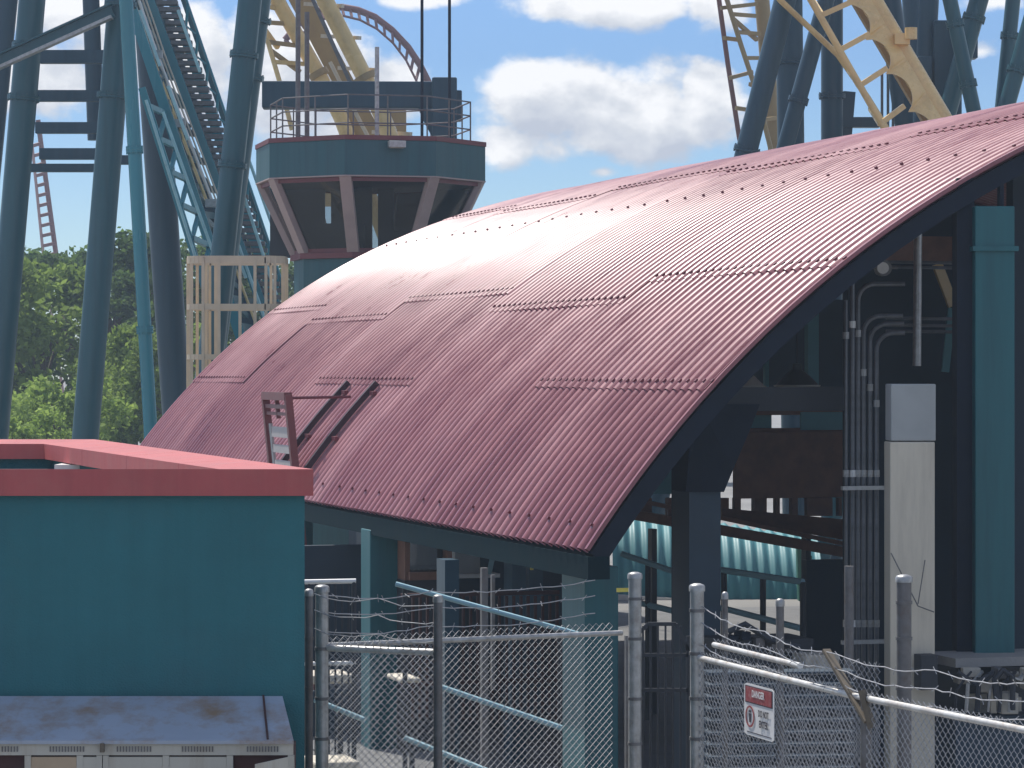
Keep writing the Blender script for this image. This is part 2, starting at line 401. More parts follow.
for i in range(5):
    sm_ = seams_e if i % 2 == 0 else seams_o
    for k in range(len(sm_)-1):
        hi = sm_[k+1]-(.65 if sm_[k+1] > 0 else 0)      # runs up under the next sheet
        sheet(edges[i]-(.0 if i == 0 else .06), edges[i+1], sm_[k], hi if k < len(sm_)-2 else sm_[k+1], rnd.random()*.9+(.25 if k == 2 else 0), k == 0)
rm = MB(); rm.v = rv; rm.f = rf
roof = part('corrugated_roof', rm, M['roof'], station)
uvl = roof.data.uv_layers.new(name='UVMap')
fl = []
for l in roof.data.loops: fl += ruv[l.vertex_index]
uvl.data.foreach_set('uv', fl)
at = roof.data.attributes.new('sheet', 'FLOAT', 'FACE'); at.data.foreach_set('value', rat)
roof.data.polygons.foreach_set('use_smooth', [True]*len(roof.data.polygons))
# fastener rows
def bolt_row(t0, t1, th, step, w=.036, h=.034):
    mb = MB(); k0 = math.ceil((t0+(.12 if step > 1 else 0))/PITCH)
    k = k0
    while k*PITCH < t1-.05:
        t = k*PITCH; c = RP(th, t, AMP*.78+.008)
        q, z = prof(th); q2, z2 = prof(th-.2); tn = (PV*(q2-q)+ZV*(z2-z)).normalized(); nn = AV.cross(tn)*-1
        nn.normalize()
        mb.obox(c, AV*w/2, tn*h/2, nn*.014); k += step
    part('fastener_row', mb, M['bolt'], roof)
for i in range(5):
    sm_ = seams_e if i % 2 == 0 else seams_o
    for th in sm_[1:]:
        if th > 5: bolt_row(edges[i], edges[i+1], th-.55, 1)
    bolt_row(edges[i], edges[i+1], 25.2, 3, .028, .026); bolt_row(edges[i], edges[i+1], 54.5, 3, .028, .025)
# verge trim and arched gable beam on both ends
def arc_band(t0, t1, d0, d1, th0=TH0+.5, th1=-TH0-.5, n=70):
    mb = MB(); base = 0
    for i in range(n+1):
        th = th0+(th1-th0)*i/n
        if abs(th) > TH0:
            q, z = prof(math.copysign(TH0, th)); e = (abs(th)-TH0)*R_(1)*R1
            def pt(t, d):
                p = RP(math.copysign(TH0, th), t, d); return p
            mb.v += [pt(t0,d0), pt(t1,d0), pt(t1,d1), pt(t0,d1)]
        else: mb.v += [RP(th,t0,d0), RP(th,t1,d0), RP(th,t1,d1), RP(th,t0,d1)]
    for i in range(n):
        a = 4*i
        for k in range(4):
            mb.f.append((a+k, a+(k+1) % 4, a+4+(k+1) % 4, a+4+k))
    mb.f += [(0,1,2,3), (4*n+3,4*n+2,4*n+1,4*n)]
    return mb
part('verge_trim', arc_band(-.05, -.012, .040, .004), M['roof'], station)
for t in (.02, T-.25): part('gable_beam', arc_band(t, t+.22, -.04, -.20), M['navy'], station)
for t in (5.0, 9.95, 14.85, 19.5): part('roof_rib', arc_band(t, t+.16, -.06, -.30), M['dark'], station)
for th in (50, 40, 30, 20, 8, -8, -20, -30, -40, -50):
    mb = MB(); mb.bar(RP(th, .25, -.11), RP(th, T-.3, -.11), .08, .08); part('purlin', mb, M['dark'], station)
# eave beam and eave columns
mb = MB(); mb.bar(S(.10, -.0, ZE-.15), S(.10, T, ZE-.15), .20, .20); part('eave_beam', mb, M['eave'], station)
qR = prof(-TH0)[0]
mb = MB(); mb.bar(S(qR-.10, 0, ZE-.15), S(qR-.10, T, ZE-.15), .20, .20); part('eave_beam', mb, M['eave'], station)
def column(x0, xs, x1, ytop, D, side):
    """box column: lit or shaded side face x0..xs, front face xs..x1"""
    w = (x1-xs)/F*D/CA; xm = (xs-512)/F
    d = (xs-x0)/F*D/(SA+abs(xm)*CA if xm > 0 else SA)
    c = P(xs, ytop, D); mb = MB()
    mb.obox(Vector((c.x, c.y, c.z/2))+PV*w/2+AV*d/2, PV*w/2, AV*d/2, ZV*c.z/2)
    return part('column', mb, M['col_teal'], station, bev=.012)
column(359, 370, 405, 530, 33.2, 0)
column(561, 585, 619, 567, 26.9, 0)
for t in (12.5, 19.0):
    mb = MB(); c = S(.25, t, 1.25); mb.obox(c, PV*.22, AV*.2, ZV*1.25); part('column', mb, M['col_teal'], station, bev=.012)
for t in (.4, 6.5, 12.5, 19.0):
    mb = MB(); c = S(qR-.25, t, 1.25); mb.obox(c, PV*.22, AV*.2, ZV*1.25); part('column', mb, M['col_teal'], station, bev=.012)
# tall teal column in the gable opening with its collar, and the dark frame column with its haunch
mb = MB(); mb.abox(957, 178, 974.5, 664, 27.12, .3, 0); part('column', mb, M['navy'], station, 'dark navy steel column touching the tall teal box column')  # navy box paints the teal column's side face in shade
mb = MB(); mb.abox(975, 206, 1015, 662, 27.0, .40, .05); tc_ = part('column', mb, M['col_teal'], station, 'tall teal box column standing in the open gable', bev=.012)
mb = MB(); mb.abox(973, 246, 1019, 251, 26.97, .45, .05); part('collar', mb, M['col_teal'], tc_)
mb = MB(); mb.abox(1000, 172, 1004, 206, 27.2, .06); part('hanger', mb, M['navy'], tc_)
mb = MB(); mb.abox(689, 492, 721, 860, 27.3, .45); part('column', mb, M['greywall'], station, 'dark steel frame column at the low end of the gable')
mb = MB(); mb.abox(677, 450, 687, 860, 27.6, .15); part('column', mb, M['navy'], station)
mb = MB()
mb.prism([P(686,492,27.25), P(724,492,27.25), P(733,470,27.25), P(752,425,27.3), P(760,404,27.3), P(700,404,27.2), P(690,440,27.2)], AV*.30)
part('haunch', mb, M['navy'], station)
mb = MB(); mb.abox(722, 387, 846, 411, 28.2, .25); part('cross_beam', mb, M['dark'], station)
# interior: dark sheets added to keep it shaded, gallery of brown boards with gaps
mb = MB(); mb.prism([S(4.6,13.5,.03), S(4.6,27,.03), S(4.6,27,3.3), S(4.6,13.5,3.3)], PV*.12); part('partition', mb, M['darkwall'], station)  # dark sheet added to keep the interior shaded
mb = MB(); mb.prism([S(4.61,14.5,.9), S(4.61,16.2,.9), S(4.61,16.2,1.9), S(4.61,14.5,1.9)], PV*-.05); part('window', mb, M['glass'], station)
mb = MB(); mb.abox(846, 178, 962, 770, 33.0, .15); part('partition', mb, M['darkwall'], station)  # dark sheet added to keep the interior shaded
mb = MB(); mb.abox(1008, 150, 1200, 800, 31.0, .15); part('partition', mb, M['darkwall'], station)  # dark sheet added to keep the interior shaded
mb = MB(); mb.abox(806, 560, 846, 770, 36.0, .15); part('partition', mb, M['darkwall'], station)  # dark sheet added to block the bright ground behind
mb = MB(); mb.abox(296, 545, 404, 672, 35, .12); part('partition', mb, M['darkwall'], station)  # dark sheet added to cover bright ground under the eave
mb = MB(); mb.abox(296, 690, 404, 770, 34.5, .12); part('base_wall', mb, M['greywall'], station)  # lower sheet added for the same darkening
gal = thing('boarded_gallery', 'brown boarded gallery with a row of small window gaps inside the station', 'gallery', P(745, 600, 37))
mb = MB(); mb.abox(735, 432, 850, 498, 37, .12)
mb.abox(640, 440, 735, 462, 37.2, .12); part('upper_boards', mb, M['brown'], gal)
for x0, x1 in ((640,652),(668,674),(721,729),(735,741),(754,767),(776,780),(792,798),(807,833),(839,842),(846,862)):
    mb = MB(); mb.abox(x0, 498, x1, 516, 37.05, .1); part('mullion', mb, M['brown'], gal)
mb = MB(); mb.bar(P(636,500,36.8), P(850,545,36.0), .06, .05); mb.bar(P(636,515,36.8), P(850,553,36), .10, .12)
mb.prism([P(722,508,36.9), P(850,520,36.4), P(850,541,36.4), P(722,519,36.9)], AV*.08); part('lower_boards', mb, M['brown'], gal)
for r in ((640,462,690,494),(744,412,772,430),(800,412,850,430)):
    mb = MB(); mb.abox(*r, 37.3, .03); part('window', mb, M['awning'], gal)
mb = MB(); mb.abox(740, 411, 850, 415, 37.2, .1); part('window_head', mb, M['brown'], gal)
mb = MB(); mb.abox(740, 428, 850, 433, 37.19, .1); part('window_sill', mb, M['brown'], gal)
for x in (652, 806): 
    mb = MB(); mb.abox(x, 533-(4 if x < 700 else 0), x+5, 760, 36.6, .15); part('post', mb, M['dark'], gal)
mb = MB(); mb.abox(735, 300, 850, 411, 39.0, .12); mb.abox(735, 300, 990, 380, 39.4, .12); part('upper_wall', mb, M['greywall'], gal)

# pale teal corrugated shelter beyond the gallery
aw = thing('curved_shelter', 'bright teal ribbed sheet shelter with a curved top behind the gallery', 'shelter', P(720, 620, 57))
mb = MB(); nseg = 14; xs0, xs1 = 610, 815; nx = 205
for j in range(nseg+1):
    a = R_(90*j/nseg)
    for i in range(nx+1):
        x = xs0+(xs1-xs0)*i/nx
        top = P(x, 508+.14*(x-610), 57); r = .045*math.cos(2*math.pi*i/11.4)*.6
        mb.v.append(top+Vector((0, (1.6+0)*(1-math.sin(a)), 0))*-1*0+Vector((0, 1.6*(math.cos(a)*-1)-r*math.cos(a), -1.6*(1-math.sin(a))+r*math.sin(a))))
for j in range(nseg):
    for i in range(nx):
        a = j*(nx+1)+i; mb.f.append((a, a+1, a+nx+2, a+nx+1))
part('ribbed_sheet', mb, M['awning'], aw, sm=True)
mb = MB(); mb.bar(P(605,597,55.3), P(830,611,55.3), .12, .12); part('edge_beam', mb, M['white'], aw)
mb = MB(); mb.prism([P(605,600,55.6), P(800,606,55.6), P(800,700,55.6), P(605,700,55.6)], (0, 1, 0)); part('base_wall', mb, M['concrete'], aw)
mb = MB(); mb.prism([P(797,548,55.0), P(812,556,55.0), P(812,690,55.0), P(802,690,55.0)], (0,.3,0)); part('end_panel', mb, M['green'], aw)

# handrails inside
def railing(name, label, cat, rails, posts, m_rail, m_post, r=.022, group=None):
    t = thing(name, label, cat, (rails[0][0][0], rails[0][0][1], 0), group)
    for pts in rails:
        mb = MB(); mb.tube(pts, r, 8); part('rail', mb, m_rail, t, sm=True)
    for a, b in posts:
        mb = MB(); mb.tube([a, b], r*.95, 8); part('post', mb, m_post, t, sm=True)
    return t
railing('handrail', 'pale cyan handrail on dark posts in front of the ribbed shelter', 'handrail',
        [[P(622,554,34), P(690,577,33.4), P(722,584-14,33), P(803,582,32)], [P(640,603,34), P(690,615,33.4), P(722,608,33), P(800,628,32)]],
        [(P(803,582,32), P(803,720,32)), (P(763,577,32.6), P(763,720,32.6)), (P(724,571,33), P(724,720,33)), (P(648,562,33.9), P(648,720,33.9))], M['cyan_rail'], M['dark'], .035)
railing('handrail', 'pale blue sloping stair handrail under the red eave', 'handrail',
        [[P(396,584,25.5), P(578,634,25.0)]], [(P(405,586,25.5), P(405,800,25.5)), (P(560,630,25.0), P(560,800,25.0))], M['cyan_rail'], M['dark'], .022)
railing('handrail', 'cyan stair rail seen low through the chain link mesh', 'handrail',
        [[P(315,700,25.2), P(365,720,25.0)], [P(405,738,24.8), P(490,772,24.4)], [P(438,686,25), P(562,728,24.6)]], [(P(412,738,24.8), P(412,800,24.8)), (P(340,710,25.1), P(340,800,25.1)), (P(452,690,25), P(452,800,25))], M['cyan_rail'], M['dark'], .024)
railing('picket_railing', 'black picket railing with white top rail beside the teal building', 'railing',
        [[P(300,582,26.5), P(356,581,26.5)]], [(P(303,582,26.5), P(303,860,26.5)), (P(354,582,26.5), P(354,860,26.5))], M['white'], M['dark'], .022)
pr = [o for o in COL.objects if o.name.startswith('picket_railing')][0]
for i in range(7):
    mb = MB(); mb.bar(P(309+6.6*i,584,26.5), P(309+6.6*i,850,26.5), .018); part('picket', mb, M['dark'], pr)
mb = MB(); mb.tube([P(300,664,26.5), P(356,663,26.5)], .02, 8); part('rail', mb, M['white'], pr)
# dark picket gate between the fence posts
gt = thing('picket_gate', 'black picket gate with an arched top behind the light fence post', 'gate', P(662, 860, 24.5))
mb = MB(); 
for a, b in (((636,636),(636,860)), ((688,636),(688,860)), ((636,690),(688,690)), ((636,655),(688,655)), ((636,636),(648,624)), ((648,624),(676,624)), ((676,624),(688,650))): mb.bar(P(*a,24.5), P(*b,24.5), .03)
part('frame', mb, M['dark'], gt)
for i in range(6):
    mb = MB(); mb.bar(P(643+7.5*i,626,24.5), P(643+7.5*i,860,24.5), .016); part('picket', mb, M['dark'], gt)
mb = MB(); mb.abox(626, 636, 630, 860, 24, .04); mb.abox(634, 655, 637, 860, 24.1, .04); part('hinge_post', mb, M['galv_dark'], gt)

# cabinet, barrier blocks, white kiosk pieces in the dark under the eave
cb = thing('display_cabinet', 'brown framed glass cabinet in the dark under the eave', 'cabinet', P(428, 700, 33))
mb = MB(); mb.abox(405, 536, 410, 640, 33, .4); mb.abox(447, 536, 452, 640, 33, .4); mb.abox(410, 536, 447, 542, 33, .4); mb.abox(410, 572, 447, 580, 33, .4); part('frame', mb, M['brown'], cb)
mb = MB(); mb.abox(410, 542, 447, 572, 33.1, .02); part('pane', mb, M['glass'], cb)
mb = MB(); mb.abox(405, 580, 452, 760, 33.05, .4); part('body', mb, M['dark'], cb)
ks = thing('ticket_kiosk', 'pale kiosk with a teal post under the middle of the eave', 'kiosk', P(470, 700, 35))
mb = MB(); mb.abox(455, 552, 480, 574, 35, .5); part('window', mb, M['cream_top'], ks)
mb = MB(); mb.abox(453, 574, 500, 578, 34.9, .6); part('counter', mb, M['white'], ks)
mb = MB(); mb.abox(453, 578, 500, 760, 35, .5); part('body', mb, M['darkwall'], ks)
mb = MB(); mb.bar(P(489,574,34.9), P(494,550,34.9), .06); part('post', mb, M['cyan_rail'], ks)
pn = MB(); pn.abox(480, 536, 606, 800, 36.5, .3);  # added dark backing, widened to close a bright gap
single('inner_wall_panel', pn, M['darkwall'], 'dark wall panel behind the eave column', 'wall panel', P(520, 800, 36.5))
yp = MB(); yp.abox(530.5, 560, 533.5, 570, 33, .02); single('warning_plate', yp, M['yellow_sign'], 'tiny yellow plate hanging upright under the eave', 'plate', P(532, 570, 33))
yp = MB(); yp.abox(617, 588, 632, 592, 26.0, .02); single('warning_plate', yp, M['yellow_sign'], 'short yellow strip beside the big teal eave column', 'plate', P(624, 592, 26))
for i, (x0, y0, x1, y1, D, lb) in enumerate(((306,675,354,684,27.5,'low cream barrier block behind the black picket railing'), (400,678,421,683,28,'small cream block seen through the mesh beside the dark post'), (316,762,360,800,24.5,'cream stone block at the foot of the corner fence post'))):
    mb = MB(); mb.abox(x0, y0, x1, y1, D, .5); o = single('barrier_block', mb, M['cream'], lb, 'block', P((x0+x1)/2, y1, D)); bevel(o, .02)
mb = MB(); mb.abox(482, 568, 488, 800, 27.0, .06); mb.abox(492, 575, 495, 690, 27.2, .05); single('stair_post', mb, M['galv_dark'], 'grey post rising behind the sloping handrail', 'post', P(485, 800, 27))

# conduits bending away behind the white utility column
for i, (x, yb, xe) in enumerate(((846,300,None),(852.5,282,None),(858,284,905),(863.5,316,903),(870,324,904),(876.5,333,905))):
    D = 27.8+.02*i; t = thing('conduit', ['thin outermost conduit left of the bent pipes','second straight conduit with bright couplings','tallest bent conduit turning right under the floodlight','bent conduit second in height','bent conduit third in height','lowest bent conduit nearest the utility column'][i], 'conduit', P(x, 860, D), 'steel conduits rising beside the white utility column')
    pts = [P(x, 800, D)]
    if xe:
        r = 17
        for k in range(7):
            a = R_(90*k/6); pts.append(P(x+r*(1-math.cos(a)), yb+r-r*math.sin(a), D))
        pts.append(P(xe, yb, D))
    else: pts.append(P(x, yb, D))
    mb = MB(); mb.tube(pts, .022 if i else .016, 8); part('pipe', mb, M['conduit'], t, sm=True)
    for yy in (yb+32+7*i, 470, 620):
        mb = MB(); mb.tube([P(x, yy, D), P(x, yy+7, D)], .030, 8); part('coupling', mb, M['white' if i == 1 else 'galv'], t, sm=True)  # second conduit's couplings are white to paint in their glints
for y, lb in ((486, 'grey strut channel clamping the conduits halfway up'), (640, 'grey strut channel clamping the conduits low behind the barbed wire')):
    mb = MB(); mb.abox(842, y, 895, y+4, 27.7, .05); single('pipe_strut', mb, M['galv'], lb, 'strut', P(868, y, 27.7))
mb = MB(); mb.tube([P(918,232,28.4), P(917,366,28.4)], .04, 10); single('hanging_pipe', mb, M['galv'], 'pale vertical pipe hanging from the roof above the utility column', 'pipe', P(918, 366, 28.4), sm=True)
t = thing('cable_tray', 'grey bundle of tubes running level behind the bent conduits', 'cable tray', P(930, 320, 29))
for y in (262, 267, 318, 325, 331):
    mb = MB(); mb.tube([P(886, y, 29), P(960, y+1, 29)], .018, 6); part('tube', mb, M['conduit'], t, sm=True)
t = thing('floodlight', 'round floodlight with a pale glass face under the vault', 'floodlight', P(882, 268, 28))
mb = MB(); c = P(884, 268, 28); mb.tube([c, c+Vector((0,.18,0))], .075, 16); part('housing', mb, M['galv_dark'], t, sm=True)
mb = MB(); mb.tube([c+Vector((-.01,-.012,0)), c+Vector((-.01,-.002,0))], .055, 16); part('lens', mb, M['white'], t)
mb = MB(); mb.bar(c+Vector((-.13,0,.0)), c+Vector((.13,0,.0)), .02); mb.bar(c+Vector((0,0,.07)), c+Vector((0,.05,.5)), .02); part('bracket', mb, M['galv_dark'], t)
# pendant lamps
def pendant(x, yb, D, label, m='lampshade'):
    t = thing('pendant_lamp', label, 'pendant lamp', P(x, yb, D), 'conical pendant lamps under the vault')
    c = P(x, yb, D)
    mb = MB(); mb.lathe(c, [(.27,0),(.25,.03),(.16,.12),(.06,.20),(.05,.27),(0,.28)], 20); part('lamp_shade', mb, M[m], t, sm=True)
    mb = MB(); mb.lathe(c, [(.27,-.012),(.285,-.002),(.285,.012),(.268,.014)], 20); part('rim', mb, M['lampin'], t, sm=True)  # pale ring added for the lit lower edge of the shade
    mb = MB(); mb.lathe(c, [(.262,.004),(.15,.10),(0,.17)], 20); part('reflector', mb, M['lampin'], t, sm=True)
    mb = MB(); mb.tube([c+ZV*.27, c+ZV*1.5], .012, 6); part('cord', mb, M['dark'], t)
pendant(797, 386, 36.5, 'conical pendant lamp hanging beside the thin teal post')
pendant(742, 387, 35.5, 'pale conical pendant lamp half hidden by the roof edge', 'lampin')  # second lamp's shade is pale to paint in the light on it
mb = MB(); mb.abox(808, 240, 819, 388, 37.5, .12); mb.abox(765, 300, 769, 388, 38, .06); single('teal_post', mb, M['awning'], 'thin bright teal post beside the pendant lamp inside the vault', 'post', P(813, 388, 37.5))
mb = MB(); mb.bar(P(937,264,32), P(953,306,32), .13, .10); single('yellow_strut', mb, M['yellow'], 'short sloping yellow strut seen inside the gable', 'strut', P(945, 306, 32))
mb = MB(); mb.bar(P(952,308,32), P(945,372,32), .08, .08); single('teal_strut', mb, M['awning'], 'slim teal strut below the yellow strut inside the gable', 'strut', P(950, 372, 32))
mb = MB(); mb.abox(866, 236, 956, 262, 31.5, .1); single('brown_board', mb, M['brown'], 'brown board panel under the vault beside the hanging pipe', 'board', P(910, 262, 31.5))

# white utility column
t = thing('utility_column', 'tall cream steel utility column with a grey cap section', 'utility column', P(913, 800, 26.2))
mb = MB(); mb.abox(890, 442, 935, 850, 26.2, .34, .03); part('casing', mb, M['cream'], t, bev=.01)
mb = MB(); mb.abox(891, 384, 936, 441, 26.22, .33, .03); part('cap_section', mb, M['cream_top'], t, bev=.01)  # upper casing painted grey as the shadow of the roof
mb = MB(); mb.tube([P(891,553,26.15), P(918,606,26.1), P(934,612,26.1)], .006, 6); part('cable', mb, M['galv_dark'], t)
mb = MB(); mb.tube([P(918,604,26.1), P(925,560,26.15)], .005, 6); part('cable', mb, M['galv_dark'], t)
mb = MB(); mb.abox(921, 655, 938, 690, 26.0, .15); part('junction_box', mb, M['dark'], t)
# slab, machinery below the tall column
t = thing('machine_skid', 'cluttered beige machine skid under a dark slab by the tall column', 'machine', P(985, 800, 25.8))
mb = MB(); mb.abox(953, 657, 1070, 666, 26.6, .7); part('slab', mb, M['concrete'], t)
mb = MB(); mb.abox(955, 667, 1070, 720, 27.0, .5); part('housing', mb, M['dark'], t)
mb = MB(); mb.abox(953, 716, 1070, 900, 26.6, .8); part('base', mb, M['greywall'], t)
r2 = random.Random(5)
for k in range(17):
    x = 953+r2.uniform(0, 78); y = 668+r2.uniform(0, 34); w = r2.uniform(6, 20); h = r2.uniform(6, 22)
    mb = MB(); mb.abox(x, y, x+w, y+h, 26.0+.06*k, .05+.2*r2.random(), .1); part('pump_box', mb, M[('machine','cream','dark','galv_dark','machine')[k % 5]], t, bev=.008)
for k in range(6):
    x = 955+11*k; mb = MB(); mb.tube([P(x, 712, 25.9), P(x+2, 690-6*(k % 3), 25.9), P(x+9, 680, 26.0), P(x+16, 672, 26.2)], .012+.006*(k % 3), 6); part('pipe', mb, M['galv' if k % 2 else 'dark'], t, sm=True)
mb = MB(); mb.tube([P(997,700,25.9), P(995,680,25.9), P(1003,670,25.9), P(1012,676,25.9), P(1012,710,25.9)], .03, 8); mb.tube([P(958,672,25.9), P(975,684,25.9), P(990,674,25.9)], .02, 8); part('hose', mb, M['dark'], t, sm=True)
t = thing('equipment_cart', 'dark low equipment rack with pale bits behind the barbed wire', 'equipment', P(760, 800, 26))
mb = MB(); mb.abox(722, 640, 815, 700, 26.5, .6); part('body', mb, M['dark'], t)
for x, y in ((730,636),(742,632),(756,638),(772,641),(788,645)):
    mb = MB(); mb.abox(x, y, x+9, y+8, 26.4, .2); part('module', mb, M['navy'] if x % 4 else M['galv_dark'], t)
mb = MB(); mb.tube([P(728,632,26.4), P(745,624,26.4), P(770,640,26.4), P(800,648,26.4)], .03, 6); part('hose', mb, M['dark'], t)
mb = MB(); mb.abox(805, 655, 840, 690, 26.2, .3); part('box', mb, M['machine'], t)
mb = MB(); mb.tube([P(849,566,25.0), P(849,720,25.0)], .04, 10); o = single('grey_bollard', mb, M['galv_dark'], 'grey post with pale bands left of the cream utility column', 'post', P(849, 720, 25), sm=True)

t = thing('metal_steps', 'grey ribbed metal steps seen through the signed mesh', 'steps', P(780, 800, 22.4))
for k in range(9):
    y = 672+12*k; mb = MB(); mb.abox(708, y, 856, y+2.2, 23.2-.12*k, .25, .1); part('tread', mb, M['greywall'], t)
    mb = MB(); mb.abox(708, y+3, 856, y+11, 23.26-.12*k, .02, .1); part('riser', mb, M['dark'], t)
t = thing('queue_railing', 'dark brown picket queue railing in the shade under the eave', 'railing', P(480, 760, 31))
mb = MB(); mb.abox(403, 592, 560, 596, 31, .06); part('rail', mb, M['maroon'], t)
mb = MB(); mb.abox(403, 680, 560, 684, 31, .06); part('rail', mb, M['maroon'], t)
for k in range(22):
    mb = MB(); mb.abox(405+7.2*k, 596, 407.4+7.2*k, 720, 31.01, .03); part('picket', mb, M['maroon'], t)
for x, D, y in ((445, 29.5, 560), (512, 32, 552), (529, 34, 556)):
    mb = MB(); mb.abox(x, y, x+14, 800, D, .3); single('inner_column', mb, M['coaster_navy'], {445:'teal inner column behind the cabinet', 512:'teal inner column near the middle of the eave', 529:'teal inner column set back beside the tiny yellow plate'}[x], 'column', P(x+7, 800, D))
# roof access ladder and the two rails that continue it over the roof
t = thing('roof_ladder', 'red brown access ladder with wide grey rungs rising above the parapet corner', 'ladder', S(-.1, 12.2, 0))
def LP(u, z): return S(.10-.10*(z-2.2), 11.35+1.30*u, z)
mb = MB()
for u in (0, 1): mb.bar(LP(u, .05), LP(u, 3.92), .09, .09, PV)
part('side_rails', mb, M['ladder'], t)
mb = MB(); mb.bar(LP(0, 3.90), LP(1, 3.90), .10, .10); mb.bar(LP(0,3.77), LP(1,3.77), .05, .05); mb.bar(LP(0,3.68), LP(1,3.68), .04, .04); mb.bar(LP(.5,3.62), LP(.5,3.9), .05); part('top_rail', mb, M['ladder'], t)
for k in range(16):
    z = .3+.21*k
    mb = MB(); mb.bar(LP(.06, z), LP(.80, z), .04, .13 if k % 2 else .10); part('rung', mb, M['rung'], t)
mb = MB(); mb.bar(LP(.88, 2.9), LP(.88, 3.55), .10, .03); part('number_plate', mb, M['cream_top'], t)
mb = MB(); mb.bar(LP(1, 2.2)+PV*.0, LP(0, 3.0)+PV*.0, .03); part('brace', mb, M['ladder'], t)
for tt in (11.3, 12.75):
    mb = MB(); pts = [RP(55.6-.47*k*1.0, tt, .085) for k in range(21)]
    for a, b in zip(pts, pts[1:]): mb.bar(a, b+(b-a)*.02, .075, .07)
    rr = part('roof_rail', mb, M['rail_dark'], station)
    for th in (47, 51, 54.5):
        mb = MB(); mb.bar(RP(th, tt-.2, .05), RP(th, tt+.02, .06), .05); part('rail_foot', mb, M['bolt'], rr)
mb = MB(); mb.tube([LP(0, 3.88), RP(47.6, 11.9, .10)], .02, 6); part('tie_rod', mb, M['bolt'], t)
#PART2
# ------------------------------------------------------------------ low teal building with red coping
A0 = Vector((-1.21, 17.5, 0)); B0 = A0+AV*8.0; D0 = Vector((-9.0, 17.5, 0)); E0 = Vector((-9.0, B0.y, 0))
bld = thing('teal_building', 'low flat roofed teal stucco building with a red parapet coping', 'building', A0)
ZC = 3.635
mb = MB(); foot = [D0, A0, B0, E0]; fi = [D0+Vector((.25,.25,0)), A0+Vector((-.33,.25,0)), B0+Vector((-.25,-.25,0)), E0+Vector((.25,-.25,0))]
for i in range(4):
    j = (i+1) % 4
    mb.add([foot[i], foot[j], fi[j], fi[i], foot[i]+ZV*(ZC-.10), foot[j]+ZV*(ZC-.10), fi[j]+ZV*(ZC-.10), fi[i]+ZV*(ZC-.10)], [(0,1,5,4),(2,3,7,6),(4,5,6,7)])
part('wall', mb, M['stucco'], bld)
mb = MB(); mb.add([p+ZV*3.40 for p in fi], [(0,1,2,3)]); part('roof_membrane', mb, M['membrane'], bld)
o_ = .055
out = [D0+Vector((-o_,-o_,0)), A0+Vector((o_,-o_,0)), B0+Vector((o_,o_,0)), E0+Vector((-o_,o_,0))]
inn = [D0+Vector((.31,.31,0)), A0+Vector((-.40,.31,0)), B0+Vector((-.31,-.31,0)), E0+Vector((.31,-.31,0))]
for i in range(4):
    j = (i+1) % 4; mb = MB()
    lo = ZC-.155; n = 4 if i == 1 else 3
    for s in range(n):
        f0, f1 = s/n, (s+1)/n-(.0012 if s < n-1 else 0)
        a, b = out[i].lerp(out[j], f0), out[i].lerp(out[j], f1); c, d = inn[i].lerp(inn[j], f0), inn[i].lerp(inn[j], f1)
        mb.add([a+ZV*lo, b+ZV*lo, d+ZV*lo, c+ZV*lo, a+ZV*ZC, b+ZV*ZC, d+ZV*(ZC-.03), c+ZV*(ZC-.03)], [(3,2,1,0),(4,5,6,7),(0,1,5,4),(2,3,7,6),(1,2,6,5),(0,4,7,3)])
    part('coping', mb, M['coping'], bld)
mb = MB(); mb.box((-3.6, 23.6, 3.40), (-3.1, 24.0, 3.47)); vt = part('roof_vent', mb, M['white'], bld)

# locker bank
lk = thing('locker_bank', 'weathered cream locker bank with a stained sloping grey lid against the teal wall', 'lockers', (-3.5, 17.2, 0))
LX1 = -1.235; LF, LBk = 17.0, 17.45
def lx(px): return (px-512)/F*LF
mb = MB(); mb.prism([(-7.5, LF-.03, 2.115), (LX1, LF-.03, 2.115), (LX1-.10, LBk, 2.315), (-7.5, LBk, 2.315)], (0,0,-.02)); lid = part('lid', mb, M['locker_top'], lk, 'sloping grey lid stained brown in patches')
mb = MB(); mb.bar((lx(268), LF-.02, 2.122), (lx(257), LBk-.02, 2.322), .012, .006); part('lid_seam', mb, M['maroon'], lid)
mb = MB(); mb.box((-7.5, LF+.02, .05), (LX1-.02, LBk-.03, 2.06)); part('cabinet', mb, M['maroon'], lk)
mb = MB(); mb.box((-7.5, LF-.012, 2.03), (LX1-.005, LF+.018, 2.094)); hd = part('header', mb, M['locker'], lk)
divs = [-120, -70, -20, 29, 78, 101, 104.5, 165, 228, 293]
for x in (-120, -72, -22, 28, 80, 99.5, 106, 166, 230, 291):
    w = .018 if x not in (99.5, 106) else .016
    mb = MB(); mb.box((lx(x)-w, LF-.010, .04), (lx(x)+w, LF+.018, 2.028)); part('partition', mb, M['locker'], lk)
for a, b in ((2,20),(50,86),(117,153),(182,217),(247,282),(-60,-30)):
    mb = MB(); n = int((b-a)/3)
    for k in range(n): mb.box((lx(a+3*k), LF-.016, 2.05), (lx(a+3*k+1.5), LF-.012, 2.08))
    part('vent_slots', mb, M['galv_dark'], hd)
def door(x0, x1, mt, z0=1.1, z1=2.02, dy=0.0, lab=None):
    mb = MB(); mb.box((lx(x0), LF-.006+dy, z0), (lx(x1), LF+.012+dy, z1)); d = part('door', mb, mt, lk, lab, bev=.004)
    mb = MB(); mb.box((lx(x1)-.05, LF-.02+dy, z0+.40), (lx(x1)-.03, LF-.006+dy, z0+.50)); part('handle', mb, M['galv'], d)
door(31, 77, M['locker_tan'], lab='tan locker door'); door(82, 98, M['locker']); door(108, 163, M['locker']); door(169, 227, M['locker'])
